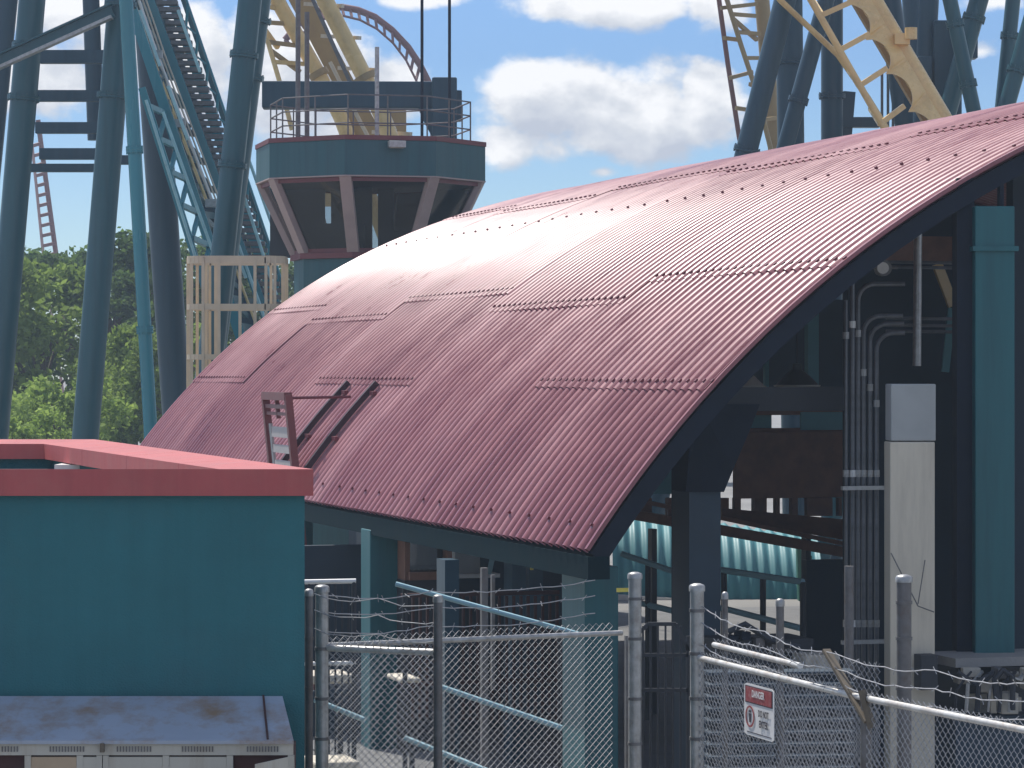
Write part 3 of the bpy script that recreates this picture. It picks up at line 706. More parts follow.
for x0, x1 in ((-70,-24), (-118,-74), (31, 77), (108,163), (169,227), (233,289), (-19,26)): door(x0, x1, M['locker'], .1, 1.06)
mb = MB(); mb.prism([(lx(288), LF-.005, 1.1), (lx(289.5), LF-.005, 1.1), (lx(289.5), LF-.005, 2.02), (lx(288), LF-.005, 2.02)], (-.16,-.32,0))
dr = part('door', mb, M['locker'], lk, 'locker door standing open at the end of the bank')
mb = MB(); mb.box((lx(101), LF-.05, 2.05), (lx(105), LF-.012, 2.10)); part('latch', mb, M['rust'], lk)

# ------------------------------------------------------------------ chain link fences
def chainmesh(p0, p1, z0, z1, w=.029, h=.027, r=.0029):
    mb = MB(); p0 = Vector((p0.x, p0.y, 0)); p1 = Vector((p1.x, p1.y, 0)); L = (p1-p0).length; u = (p1-p0)/L; nrm = Vector((-u.y, u.x, 0))
    n = int(L/w); m = int((z1-z0)/h)
    offs = [Vector((math.cos(a), math.sin(a))) for a in (0, 2.094, 4.189)]
    for k in range(n):
        base = len(mb.v)
        for j in range(m+1):
            sgn = 1 if (j+k) % 2 == 0 else -1
            c = p0+u*(k*w+sgn*(w*.5+r*.6)+.5*w)+nrm*(sgn*r*.8)
            for o in offs: mb.v.append(c+u*(o.x*r)+nrm*(o.y*r)+ZV*(z0+j*h))
        for j in range(m):
            a = base+3*j
            for q in range(3):
                q2 = (q+1) % 3; mb.f.append((a+q, a+q2, a+3+q2, a+3+q))
    return mb
def post(t, x, ytop, D, wpx, m, cap=True, name='post', lab=None, bands=()):
    b = P(x, ytop, D); b0 = Vector((b.x, b.y, 0)); r = wpx/F*D/2
    mb = MB(); mb.tube([b0, b], r, 14); p = part(name, mb, m, t, lab, sm=True)
    if cap:
        mb = MB(); mb.lathe(b-ZV*.015, [(r*1.16,0),(r*1.16,.032),(r*1.0,.044),(r*.5,.052),(0,.054)], 14); part('cap', mb, M['galv'], p, sm=True)
    if bands:
        for y in bands:
            c = P(x, y, D); mb = MB(); mb.tube([c, c+ZV*.022], r*1.13, 14); part('tension_band', mb, M['galv_dark'], p, sm=True)
    return p
def barbed(t, pts, seed=0):
    rr = random.Random(seed); pts = [Vector(p) for p in pts]; fine = []
    for a, b in zip(pts, pts[1:]):
        n = max(2, int((b-a).length/.09))
        for k in range(n): fine.append(a.lerp(b, k/n)+Vector((0, rr.uniform(-.006,.006), rr.uniform(-.007,.007)-.035*math.sin(math.pi*k/n))))
    fine.append(pts[-1]); mb = MB(); mb.tube(fine, .0038, 5)
    for k in range(1, len(fine)-1, 2):
        c = fine[k]; d = Vector((rr.uniform(-1,1), rr.uniform(-1,1), rr.uniform(.5,1))).normalized()*.028
        mb.tube([c-d, c+d], .0025, 4)
    part('barbed_strand', mb, M['wire'], t)
def rail(t, pts, r, m=None, lab=None):
    mb = MB(); mb.tube(pts, r, 10); part('top_rail', mb, m or M['galv'], t, lab, sm=True)
# left fence: two runs meeting at the corner post
lf = thing('chain_link_fence', 'chain link fence with barbed wire running from the teal building to the eave column', 'fence', P(322, 900, 21))
c1, c2, c3 = P(322, 648, 21.0), P(438, 652, 20.65), P(622, 632, 22.2)
post(lf, 322, 590, 21.0, 13, M['galv'], bands=(650, 700, 740)); post(lf, 438, 600, 20.62, 9, M['galv_dark'], lab='dark fence post standing at the end of the near rail', bands=(655,)); post(lf, 309, 594, 21.3, 8, M['galv_dark'], bands=(640, 690)); 
post(lf, 635, 577, 22.2, 13, M['galv'], bands=(600, 640, 700, 745))
z = 2.27
rail(lf, [Vector((c1.x, c1.y, z)), Vector((c2.x, c2.y, z))], .024, M['rail_galv']); rail(lf, [Vector((c1.x, c1.y+.05, z+.01)), Vector((c3.x, c3.y, z))], .020)
part('mesh', chainmesh(c1+Vector((.05,-.03,0)), c2+Vector((0,-.03,0)), .05, z+.075), M['wire'], lf); part('mesh', chainmesh(c1+Vector((.05,.03,0)), c3+Vector((-.05,.03,0)), .05, z+.075), M['wire'], lf)
for i, dz in enumerate((.36, .245, .115)):
    barbed(lf, [Vector((c1.x-.05, c1.y-.06, z+dz+.02)), Vector((c1.x+.4, c1.y-.18, z+dz)), Vector((c2.x, c2.y-.04, z+dz-.03))], i)
    barbed(lf, [Vector((c1.x, c1.y+.06, z+dz)), Vector((c1.x+.75, c1.y+.45, z+dz+.0)), Vector((c3.x-.2, c3.y, z+dz+.03))], i+5)
mb = MB(); mb.tube([P(631,640,22.4), P(631,900,22.4)], .018, 8); part('gate_post', mb, M['galv_dark'], lf, sm=True)
# right fence
f0, f1, f2 = P(697, 657, 20.0), P(852, 695, 17.62), P(1045, 731, 15.75)
for f in (f0, f1, f2): f.z = 2.30
rfn = thing('chain_link_fence', 'chain link fence with a white top rail and a warning sign', 'fence', Vector((f1.x, f1.y, 0)))
post(rfn, 697, 589, 20.0, 14, M['galv'], bands=(612, 655, 700, 740)); post(rfn, 866, 694, 17.5, 11, M['galv_dark'], cap=False, lab='tan grey line post below the slanted arm')
mid = f0.lerp(f1, .45)
rail(rfn, [f0, f0.lerp(f1, .22), mid, f1, f2], .020, M['rail_galv'])
part('mesh', chainmesh(f0, f1, .05, 2.36), M['wire'], rfn); part('mesh', chainmesh(f1, f2, .05, 2.36), M['wire'], rfn)
mb = MB(); mb.bar(P(868,722,17.42), P(826,650,17.9), .05, .02); mb.bar(P(872,728,17.42), P(862,690,17.45), .055, .03); part('barbed_wire_arm', mb, M['rust'], rfn, 'slanted brown steel arm carrying the barbed wire')
arm = [P(828,652,17.85), P(838,669,17.75), P(849,688,17.6)]
st = [(606, 671, 678), (622, 684, 697), (644, 703, 716)]
for i, (ya, ym, yb) in enumerate(st):
    barbed(rfn, [P(700,ya,20), P(765,(ya+[649,665,682][i])/2+4,18.9), arm[i], P(935,[671,689,706][i],16.9), P(1050,yb+3,15.7)], 20+i)
# second fence layer behind
sf = thing('chain_link_fence', 'second chain link layer with a short white rail close behind the signed fence', 'fence', P(780, 900, 20.2))
g0, g1 = P(714, 656, 20.9), P(800, 676, 19.4); g0.z = g1.z = 2.30; g2 = f2+Vector((.5, 1.5, 0)); g2.z = 2.3
rail(sf, [g0, g1], .020, M['rail_galv'])
part('mesh', chainmesh(g0, g0.lerp(g2, .5), .05, 2.37), M['wire'], sf)
post(sf, 780, 604, 20.2, 8, M['galv_dark']); post(sf, 725, 597, 21.2, 6, M['galv_dark'])
gp = thing('gate_post', 'dark capped steel post standing in front of the cream utility column', 'post', P(904, 900, 20.5))
post(gp, 904, 580, 20.5, 15, M['galv_dark'], bands=(604, 640, 690))
# warning sign on the right fence
u = (f1-f0); u.z = 0; u.normalize(); nr = Vector((u.y, -u.x, 0))
if nr.y > 0: nr = -nr
def onf(x, y, off=.02):
    d = Vector(((x-512)/F, 1, (HY-y)/F)); o = Vector((0,0,CAMZ)); p0 = f0+nr*off; k = (p0-o).dot(nr)/d.dot(nr); return o+d*k
sg = thing('warning_sign', 'white DO NOT ENTER sign with a red header wired to the mesh', 'sign', onf(759, 742))
cc = onf(759.5, 712); wS = (onf(774.5,712)-onf(745,712)).length; hS = 52/F*cc.y
def sp_(a, b, o=0): return cc+u*(a*wS)+ZV*(b*hS)+nr*o
def splate(name, a0, b0, a1, b1, o, m, par, ch=.0):
    mb = MB(); pts = [(a0+ch,b0),(a1-ch,b0),(a1,b0+ch*.6),(a1,b1-ch*.6),(a1-ch,b1),(a0+ch,b1),(a0,b1-ch*.6),(a0,b0+ch*.6)] if ch else [(a0,b0),(a1,b0),(a1,b1),(a0,b1)]
    mb.prism([sp_(a, b, o) for a, b in pts], nr*-.003); return part(name, mb, m, par)
splate('plate', -.5, -.5, .5, .5, .004, M['sign_white'], sg, .07)
splate('border', -.46, .13, .46, .46, .006, M['sign_ink'], sg); hp = splate('header_panel', -.435, .15, .435, .44, .008, M['red_paint'], sg)
def text(name, s, size, a, b, par, m, o=.011, sx=1.0):
    cu = bpy.data.curves.new(name, 'FONT'); cu.body = s; cu.size = size; cu.align_x = 'CENTER'; cu.align_y = 'CENTER'; cu.offset = size*.022; cu.extrude = .0005
    ob = bpy.data.objects.new(name, cu); link(ob); dg = bpy.context.evaluated_depsgraph_get(); me = bpy.data.meshes.new_from_object(ob.evaluated_get(dg))
    COL.objects.unlink(ob); bpy.data.objects.remove(ob)
    mb = MB(); mb.add([sp_(a, b, o)+u*(v.co.x*sx)+ZV*v.co.y+nr*v.co.z for v in me.vertices], [tuple(p.vertices) for p in me.polygons])
    part(name, mb, m, par)
text('lettering', 'DANGER', .062, 0, .32, hp, M['sign_white'], sx=.82)
text('lettering', 'DO NOT', .058, .18, -.03, sg, M['sign_ink'], sx=.72); text('lettering', 'ENTER', .062, .18, -.23, sg, M['sign_ink'], sx=.78)
mb = MB()
for k in range(24):
    a, b = 2*math.pi*k/24, 2*math.pi*(k+1)/24
    mb.prism([sp_(-.29+.15*math.cos(a), -.13+.21*math.sin(a), .009), sp_(-.29+.15*math.cos(b), -.13+.21*math.sin(b), .009), sp_(-.29+.115*math.cos(b), -.13+.175*math.sin(b), .009), sp_(-.29+.115*math.cos(a), -.13+.175*math.sin(a), .009)], nr*-.002)
part('symbol_ring', mb, M['red_paint'], sg)
mb = MB(); mb.prism([sp_(-.315,-.24,.008), sp_(-.265,-.24,.008), sp_(-.25,-.07,.008), sp_(-.33,-.07,.008)], nr*-.002); mb.prism([sp_(-.29+.035*math.cos(2*math.pi*k/10), -.03+.025*math.sin(2*math.pi*k/10), .008) for k in range(10)], nr*-.002)
part('symbol_figure', mb, M['sign_ink'], sg)
splate('foot_line', -.40, -.44, .42, -.425, .006, M['sign_ink'], sg)

# ------------------------------------------------------------------ control tower
TC = Vector((P(370,0,55).x, 55, 0)); TA = [R_(-9.3+45*k) for k in range(8)]
def tv(k, r, z): a = TA[k % 8]; return Vector((TC.x+r*math.sin(a), TC.y-r*math.cos(a), z))
tw = thing('control_tower', 'octagonal teal control booth with outward leaning windows and a railed flat roof', 'control tower', TC)
def oct_prism(name, r0, z0, r1, z1, m, cap=True, par=None):
    mb = MB(); mb.v = [tv(k, r0, z0) for k in range(8)]+[tv(k, r1, z1) for k in range(8)]
    mb.f = [(k, (k+1) % 8, (k+1) % 8+8, k+8) for k in range(8)]
    if cap: mb.f += [tuple(range(8))[::-1], tuple(range(8, 16))]
    return part(name, mb, m, par or tw)
fa = oct_prism('fascia', 2.145, 7.68, 2.145, 8.30, M['booth']); oct_prism('cap_trim', 2.165, 8.303, 2.165, 8.385, M['trim_red'])
oct_prism('fascia_drip', 2.155, 7.655, 2.155, 7.678, M['mullion'], par=fa)
oct_prism('sill', 1.50, 6.24, 1.50, 6.34, M['trim_red']); oct_prism('base_wall', 1.43, 0, 1.43, 6.237, M['booth'])
zt, zb = 7.653, 6.342; rt, rb = 2.10, 1.46
for k in range(8):
    a = TA[k]; rad = Vector((math.sin(a), -math.cos(a), 0)); tan = Vector((math.cos(a), math.sin(a), 0)); mb = MB()
    w = .105
    top, bot = tv(k, rt, zt), tv(k, rb, zb)
    mb.add([bot-tan*w-rad*.12, bot+tan*w-rad*.12, bot+tan*w+rad*.02, bot-tan*w+rad*.02, top-tan*w-rad*.12, top+tan*w-rad*.12, top+tan*w+rad*.02, top-tan*w+rad*.02], [(0,1,2,3),(4,7,6,5),(0,4,5,1),(1,5,6,2),(2,6,7,3),(3,7,4,0)])
    part('mullion', mb, M['mullion'], tw)
    mb = MB(); q = [tv(k, rb-.05, zb+.02), tv(k+1, rb-.05, zb+.02), tv(k+1, rt-.06, zt-.02), tv(k, rt-.06, zt-.02)]
    mb.add(q, [(0,1,2,3)]); wn = part('window', mb, M['glass'], tw)
    mb = MB(); mb.bar(q[0]+ZV*.02, q[1]+ZV*.02, .05, .07); mb.bar(q[2]-ZV*.02, q[3]-ZV*.02, .05, .07); part('window_frame', mb, M['trim_red'], wn)
oct_prism('ceiling', 2.0, 7.60, 2.0, 7.65, M['maroon'])
mb = MB(); mb.box((TC.x-.9, TC.y-.5, 6.35), (TC.x-.1, TC.y+.3, 6.9)); part('console', mb, M['dark'], tw)
mb = MB(); mb.box((TC.x+.2, TC.y-.6, 6.35), (TC.x+.95, TC.y-.2, 6.75)); part('console', mb, M['dark'], tw)
mb = MB(); mb.box((TC.x-.25, TC.y+.2, 6.35), (TC.x+.02, TC.y+.5, 7.6)); part('inner_post', mb, M['dark'], tw)
for x0, x1 in ((270,325),(331,363),(378,394),(421,470)):
    mb = MB(); mb.abox(x0, 178, x1, 258, 55.9, .06, 0); part('partition', mb, M['dark'], tw)  # dark boards added inside to block the sky through the windows
rl = part('roof_railing', (lambda m_: [m_.tube([tv(k, 1.87, z_), tv(k+1, 1.87, z_)], .014, 6) for k in range(8) for z_ in (8.62, 8.87, 9.12)] and m_)(MB()), M['galv_dark'], tw)
for k in range(8):
    for f in (0, .5):
        mb = MB(); p_ = tv(k, 1.87, 8.38).lerp(tv(k+1, 1.87, 8.38), f); mb.tube([p_, p_+ZV*.75], .014, 6); part('railing_post', mb, M['galv_dark'], rl)
def pole(x, ytop, r, D, m, nm='mast'):
    b = P(x, ytop, D); mb = MB(); mb.tube([Vector((b.x, b.y, 8.386)), b], r, 8); part(nm, mb, m, tw, sm=True)
pole(298, -60, .045, 54.2, M['galv_dark']); pole(307, 12, .045, 54.6, M['galv_dark']); pole(377, 47, .04, 54.8, M['galv']); pole(422, -60, .028, 54.5, M['navy'], 'antenna'); pole(449.5, -60, .028, 55, M['navy'], 'antenna')
nrm = (tv(1,1,0)+tv(0,1,0)-TC*2); nrm.normalize(); lc = (tv(0,2.145,8.22)+tv(1,2.145,8.22))/2+(tv(1,1,0)-tv(0,1,0))*.12; tn = (tv(1,1,0)-tv(0,1,0)).normalized()
mb = MB(); mb.obox(lc+nrm*.12, tn*.15, nrm*.09, ZV*.06); mb.obox(lc+nrm*.02, tn*.03, nrm*.04, ZV*.03); fl_ = part('fascia_light', mb, M['galv'], tw, bev=.01)
mb = MB(); mb.obox(lc+nrm*.12-ZV*.062, tn*.12, nrm*.07, ZV*.002); part('lens', mb, M['cream'], fl_)

# ------------------------------------------------------------------ coaster steelwork
def ext(x0, y0, x1, y1, D, ytop=-170, ground=True):
    """points of a straight member in the plane at distance D, run on to the ground and up out of sight"""
    dx = (x1-x0)/(y1-y0); yg = HY+CAMZ/D*F
    yb = yg if ground else y1
    return P(x0+dx*(ytop-y0), ytop, D), P(x0+dx*(yb-y0), yb, D)
def member(t, name, x0, y0, x1, y1, wpx, D, m, fl=(), n=16, ytop=-170, ground=True, square=False):
    a, b = ext(x0, y0, x1, y1, D, ytop, ground); r = wpx/F*D/2; mb = MB()
    if square: mb.bar(a, b, 2*r, 2*r, Vector((0,1,0)))
    else: mb.tube([a, b], r, n)
    p = part(name, mb, m, t, sm=not square)
    if fl:
        for y in fl:
            mb = MB()
            k = (P(0,y,D).z-a.z)/(b.z-a.z); c = a.lerp(b, k); d = (b-a).normalized()
            mb.tube([c-d*.05, c-d*.004], r*1.22, n); mb.tube([c+d*.004, c+d*.05], r*1.22, n)
            for q in range(10):
                an = 2*math.pi*q/10; s1 = d.cross(Vector((0,1,0))).normalized(); s2 = d.cross(s1)
                bc = c+(s1*math.cos(an)+s2*math.sin(an))*r*1.11; mb.bar(bc-d*.08, bc+d*.08, .03)
            part('flange', mb, m, p)
    return p
def support(name, label, x0, y0, x1, y1, w, D, m, fl=(), group=None, square=False):
    yg = HY+CAMZ/D*F; t = thing(name, label, 'support column', P(x1+(x1-x0)/(y1-y0)*(yg-y1), yg, D), group)
    member(t, 'column', x0, y0, x1, y1, w, D, m, fl, square=square); return t
GL = 'teal coaster support columns beside the control tower'; GR = 'navy coaster support columns behind the roof'
fr = thing('coaster_support_frame', 'teal lattice frame of leaning tube columns joined by level beams at the left', 'support frame', P(40, 575, 62))
member(fr, 'column', 32, 0, 10, 260, 27, 62, M['coaster_teal'], (46, 98)); member(fr, 'column', 121, 0, 100, 258, 27, 61, M['coaster_teal'], (4, 96))
member(fr, 'column', 7, 0, -8, 150, 22, 66, M['coaster_navy']); member(fr, 'column', 91, 0, 96, 140, 17, 66, M['coaster_navy'], ground=False)
for x0, x1, y, h in ((40,106,57,13),(38,104,96,11),(36,100,128,11),(40,98,154,11),(30,98,168,8),(118,132,95,9),(115,130,160,9)):
    mb = MB(); mb.bar(P(x0,y,64), P(x1,y,64), .25, h/F*64, ZV); part('cross_beam', mb, M['coaster_navy'], fr)
mb = MB(); mb.bar(P(-8,64,60.6), P(112,10,60.6), .05, .30); mb.bar(P(-8,58,60.6), P(112,4,60.6), .24, .03); db = part('diagonal_beam', mb, M['coaster_teal'], fr)
mb = MB(); mb.bar(P(-8,71,60.5), P(112,17,60.5), .30, .06); part('lower_flange', mb, M['galv'], db)
support('support_column', 'slim bright teal pipe column standing in front of the darker leaning column', 128, 35, 150, 420, 14, 60, M['coaster_teal_light'], (150, 330), GL)
support('support_column', 'wide dark teal column behind the slim bright pipe', 152, 60, 166, 258, 30, 68, M['coaster_navy'], (), GL)
support('support_column', 'leaning teal column in front of the lift hill steps', 250, 0, 218, 300, 24, 58, M['coaster_teal'], (55, 165), GL)
support('support_column', 'thick dark teal column touching the left edge of the booth roof', 257, 0, 234, 180, 28, 63, M['coaster_teal'], (20, 77), GL)
bt = thing('cross_girder', 'long dark teal girder spanning just above the booth roof', 'girder', P(446, 575, 60))
mb = MB(); mb.abox(262, 81, 434, 108, 60, .5, 0.03); part('girder', mb, M['coaster_navy'], bt, bev=.03)
mb = MB(); mb.abox(432, 77, 457, 140, 59.6, .6, 0.03); mb.abox(440, 90, 462, 120, 59.7, .5, 0.03); part('end_block', mb, M['coaster_navy'], bt, bev=.03)
mb = MB(); mb.abox(436, 140, 456, 575, 59.8, .5, 0.03); part('column', mb, M['coaster_navy'], bt)
mb = MB(); mb.prism([P(424,122,59.7), P(434,140,59.7), P(434,108,59.7), P(418,108,59.7)], (0,.2,0)); part('gusset', mb, M['coaster_navy'], bt)
# lift hill
lh = thing('lift_hill_track', 'steep teal lift hill track with steps and bright chain rails', 'coaster track', P(250, 550, 66))
def seg(t, name, pts, wpx, D, m, n=8, dD=0, flat=False):
    pp = [P(x, y, D+dD*i) for i, (x, y) in enumerate(pts)]; r = wpx/F*D/2; mb = MB()
    if flat:
        for a, b in zip(pp, pp[1:]): mb.bar(a, b, 2*r, 2*r, Vector((0,1,0)))
    else: mb.tube(pp, r, n)
    return part(name, mb, m, t, sm=not flat)
seg(lh, 'side_beam', [(118,-34),(212,250),(252,371)], 10, 65, M['coaster_teal_light'], flat=True)
seg(lh, 'side_beam', [(140,-27),(217,183),(290,382)], 9, 66.5, M['coaster_teal_light'], flat=True)
seg(lh, 'side_beam', [(160,-36),(210,112),(262,265),(298,370)], 9, 68, M['coaster_teal_light'], flat=True)
seg(lh, 'side_beam', [(142,88),(195,257),(225,350)], 7, 64, M['coaster_teal_light'], flat=True)
seg(lh, 'chain_rail', [(138,-2),(157,54),(213,203)], 3.2, 65.6, M['white']); seg(lh, 'chain_rail', [(134,2),(152.5,57),(208.5,206)], 3.2, 65.5, M['yellow'])  # white on the first rail paints in its sun glint
seg(lh, 'chain_rail', [(222,232),(282,395)], 2.6, 65.6, M['yellow']); seg(lh, 'chain_trough', [(131,0),(210,218),(255,345)], 14, 66.2, M['coaster_navy'], flat=True)
for dx in (4, 7.5):
    seg(lh, 'chain_rail', [(138+dx,-2),(157+dx,54),(213+dx,203)], 1.8, 65.7, M['cream'])
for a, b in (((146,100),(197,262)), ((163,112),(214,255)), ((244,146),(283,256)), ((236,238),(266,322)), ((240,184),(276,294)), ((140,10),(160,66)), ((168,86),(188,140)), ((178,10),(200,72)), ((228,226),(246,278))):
    seg(lh, 'edge_strip', [a, b], 3.2, 63.8, M['pale_cyan'])  # pale strips painted along the beams as sunlit glints
for x, y in ((157,54),(180,123),(212,203)):
    mb = MB(); mb.abox(x-7, y-4, x+5, y+4, 65.3, .2, 0); part('chain_bracket', mb, M['galv'], lh)
for k in range(58):
    y = -20+6.7*k; x = 152+(y+20)*.363
    mb = MB(); mb.abox(x-3, y, x+18, y+4.2, 67.2, .32, .05); part('step', mb, M['galv_dark'], lh)
seg(lh, 'stringer', [(148,-20),(172,46),(262,300),(285,365)], 11, 68.4, M['coaster_navy'], flat=True)
seg(lh, 'side_beam', [(172,-36),(222,112),(274,265),(308,365)], 6, 69.5, M['coaster_teal'], flat=True)
for k in range(13):
    y = -10+28*k; x = 121+(y+10)*.335
    mb = MB(); mb.bar(P(x+4, y, 65.2), P(x+42, y+6, 68), .14); mb.bar(P(x+6, y+2, 65.2), P(x+30, y+26, 66.5), .11); part('cross_tie', mb, M['coaster_teal'], lh)
seg(lh, 'handrail', [(183,-10),(214,80),(268,240),(303,345)], 2.6, 68.3, M['coaster_teal_light']); 
for k in range(10):
    y = 4+30*k; x = 188+(y-4)*.335
    mb = MB(); mb.bar(P(x,y,68.3), P(x-2,y+22,68.2), .05); mb.bar(P(x-2,y+22,68.2), P(x+8,y+30,68.3), .035); part('handrail_post', mb, M['coaster_teal_light'], lh)
for k in range(6):
    x, y = 148+11*k, 106+33*k
    mb = MB(); mb.bar(P(x,y,64), P(x+18,y+8,65), .11); mb.bar(P(x+18,y+8,65), P(x+11,y+33,64), .09); part('lattice', mb, M['coaster_teal_light'], lh)
# yellow track behind the tower
def gusset(mb, a, b, c, th): mb.prism([a, b, c], Vector((0, th, 0)))
yt = thing('yellow_track', 'sand yellow twin tube coaster track rising behind the control tower', 'coaster track', P(440, 540, 74))
seg(yt, 'spine_tube', [(232,-80),(277,0),(323,82),(341,118),(373,205),(392,255)], 15, 74, M['yellow'], 16); seg(yt, 'spine_tube', [(284,-80),(325,0),(367,82),(383,118),(414,200),(438,262)], 17, 73, M['yellow'], 16)
seg(yt, 'web_plate', [(262,-70),(300,0),(345,85),(392,175),(425,240)], 20, 75, M['khaki'], flat=True)
seg(yt, 'walkway_rail', [(275,-78),(313,0),(350,82),(362,108)], 4, 72.5, M['galv_dark'], flat=True)
seg(yt, 'running_rail', [(232,-60),(252,4),(268,42),(282,90),(292,130)], 5, 73.6, M['yellow'], 10)
for k, (a, b) in enumerate((((249,2),(283,10)),((262,22),(289,24)),((258,18),(246,44)),((268,42),(300,46)),((275,62),(305,64)),((281,86),(318,90)),((262,26),(278,48)),((270,50),(300,72)))):
    mb = MB(); mb.bar(P(*a,73.6), P(*b,74), .10); part('tie', mb, M['khaki'] if k % 2 else M['yellow'], yt)
for k in range(8):
    x, y = 288+17*k, -28+32*k
    mb = MB(); mb.bar(P(x,y,74), P(x+38,y+2,73), .09); part('cross_tie', mb, M['cream'], yt)
for (x, y, r, D) in ((319,74,10.5,74),(365,78,11.5,73)):
    mb = MB(); d = Vector((.55,0,-1)).normalized(); c = P(x,y,D); mb.tube([c-d*.08, c+d*.08], r/F*D, 18); part('collar', mb, M['khaki'], yt, sm=True)
mb = MB(); mb.abox(346, 108, 364, 150, 75.5, .3, 0); part('support_plate', mb, M['khaki'], yt)
mb = MB(); mb.abox(316, 178, 336, 206, 75.5, .3, 0); mb.abox(316, 206, 322, 262, 75.5, .3, 0); part('support_plate', mb, M['yellow'], yt)
mb = MB(); mb.abox(386, 110, 406, 160, 75.5, .3, 0); part('support_plate', mb, M['khaki'], yt)
seg(yt, 'lower_rail', [(330,62),(352,106),(396,190),(416,240)], 4, 73.5, M['cream'])
# brown loop and far track
lp = thing('brown_loop_track', 'brown red curved coaster rail arching against the clouds', 'coaster track', P(450, 480, 115))
sp0 = [(285,40),(300,22),(320,10),(342,7),(358,10),(375,17),(392,30),(408,47),(420,65),(430,85),(438,112),(444,160),(447,300),(447,480)]; sp1 = [(292,46),(306,30),(324,19),(344,16),(360,20),(377,29),(393,43),(406,60),(416,80),(423,98),(430,125),(436,170),(439,300),(439,480)]
seg(lp, 'spine', sp0, 7, 115, M['loop'], 10); seg(lp, 'inner_rail', sp1, 2.6, 114.6, M['loop'], 6)
for (a, b), (a2, b2) in zip(zip(sp0, sp1), zip(sp0[1:], sp1[1:])):
    for f in (0, .5):
        mb = MB()
        p_ = P(a[0]+(a2[0]-a[0])*f, a[1]+(a2[1]-a[1])*f, 115); q_ = P(b[0]+(b2[0]-b[0])*f, b[1]+(b2[1]-b[1])*f, 114.6); mb.bar(p_, q_, .09); part('tie', mb, M['loop'], lp)
ft = thing('far_track', 'distant pinkish red track leaning between the teal columns', 'coaster track', P(66, 452, 150))
seg(ft, 'spine', [(38,120),(41,144),(55,247),(72,372),(84,456)], 5, 150, M['loop'], 8); seg(ft, 'rail', [(30,120),(32,144),(43,252),(60,372),(72,456)], 3, 149.5, mat('pink_track', (.42,.25,.23), .6), 8)
for k in range(15):
    mb = MB(); mb.bar(P(32+.105*10*k,146+10*k,149.5), P(42+.137*10*k,143+10*k,150), .16); part('tie', mb, M['loop'], ft)
# columns behind the roof at the right
for lb, x0, y0, x1, y1, w, D, mk, fl in (
    ('dark navy column leaning left at the foot of the brown ladder track', 785,0,745,157,22,60,'coaster_navy',(150,)),
    ('upright navy column just right of the leftmost leaning column', 789,0,791,150,27,63,'coaster_navy',(62,)),
    ('slim navy column leaning across to the left of the yellow track', 826,0,785,148,17,61,'coaster_navy',(100,)),
    ('upright navy column behind the running rails of the yellow track', 832,40,832,140,22,64,'coaster_navy',(96,)),
    ('navy column hidden mostly behind the yellow spine', 889,0,906,120,24,64,'coaster_navy',()),
    ('navy column emerging right of the yellow spine top', 929,0,926,60,20,63,'coaster_navy',()),
    ('slim navy column slanting down to the right beyond the box bracket', 950,0,974,112,15,61,'coaster_teal',(24, 84)),
    ('navy column slanting down to the left beyond the box bracket', 979,0,962,60,19,62,'coaster_teal',(18,)),
    ('broad navy column set far back between the yellow spine and the box bracket', 913,0,919,120,22,68,'coaster_navy',()),
    ('upright teal column near the upper right corner', 1013,0,1007,60,15,64,'coaster_teal',(36,)),
    ('teal column leaning in from the right edge over the roof', 1034,10,1004,115,17,60,'coaster_teal',(70,))):
    support('support_column', lb, x0, y0, x1, y1, w, D, M[mk], fl, GR)
bx = thing('box_bracket', 'navy box bracket joining the slanting columns right of the yellow track', 'bracket', P(948, 568, 62.5))
mb = MB(); mb.abox(934, 20, 962, 130, 62.6, .5, 0); part('box_column', mb, M['coaster_navy'], bx, bev=.03)
mb = MB(); mb.abox(918, 56, 932, 110, 62.4, .4, 0); part('side_plate', mb, M['coaster_navy'], bx, bev=.02)
mb = MB(); mb.abox(963, 33, 978, 58, 62.5, .4, 0); part('side_plate', mb, M['coaster_navy'], bx, bev=.02)
mb = MB(); mb.abox(936, 130, 960, 568, 62.6, .45, 0); part('lower_column', mb, M['coaster_navy'], bx)
fb = thing('cross_girder', 'short navy girder between columns under the yellow rails', 'girder', P(848, 560, 64.5))
mb = MB(); mb.abox(840, 117, 880, 127, 64.4, .3, 0); part('girder', mb, M['coaster_navy'], fb)
mb = MB(); mb.bar(P(849,92,64.6), P(844,150,64.6), .26); mb.bar(P(844,150,64.6), P(844,560,64.6), .26); part('post', mb, M['coaster_navy'], fb)
for x in (882, 888, 893):
    mb = MB(); mb.tube([P(x,70,64.2), P(x,140,64.2)], .03, 6); part('conduit', mb, M['galv_dark'], fb)
# yellow track in front of them
yr = thing('yellow_track', 'glossy sand yellow track with ladder rails dropping behind the roof crest', 'coaster track', P(1020, 585, 58))
spn = [(828,-70),(870,0),(905,59),(940,118),(985,194)]
seg(yr, 'spine_tube', spn, 23, 58, M['yellow'], 18)
seg(yr, 'running_rail', [(768,-75),(811,0),(848,65),(883,126),(925,200)], 7, 56.6, M['yellow'], 12); seg(yr, 'running_rail', [(730,-70),(780,0),(816,34),(838,55),(868,98),(900,150)], 6, 59.6, M['yellow'], 12)
tie = [((786,-40),(838,-42)),((822,15),(860,-3)),((840,50),(871,32)),((859,86),(889,66)),((880,124),(906,104)),((900,160),(930,142))]
for a, b in tie:
    mb = MB(); mb.bar(P(*a,56.6), P(b[0]-2,b[1]+2,56.7), .10, .10); mb.bar(P(a[0]-10,a[1]-16,59.4), P(*a,56.7), .08); part('tie', mb, M['yellow'], yr)
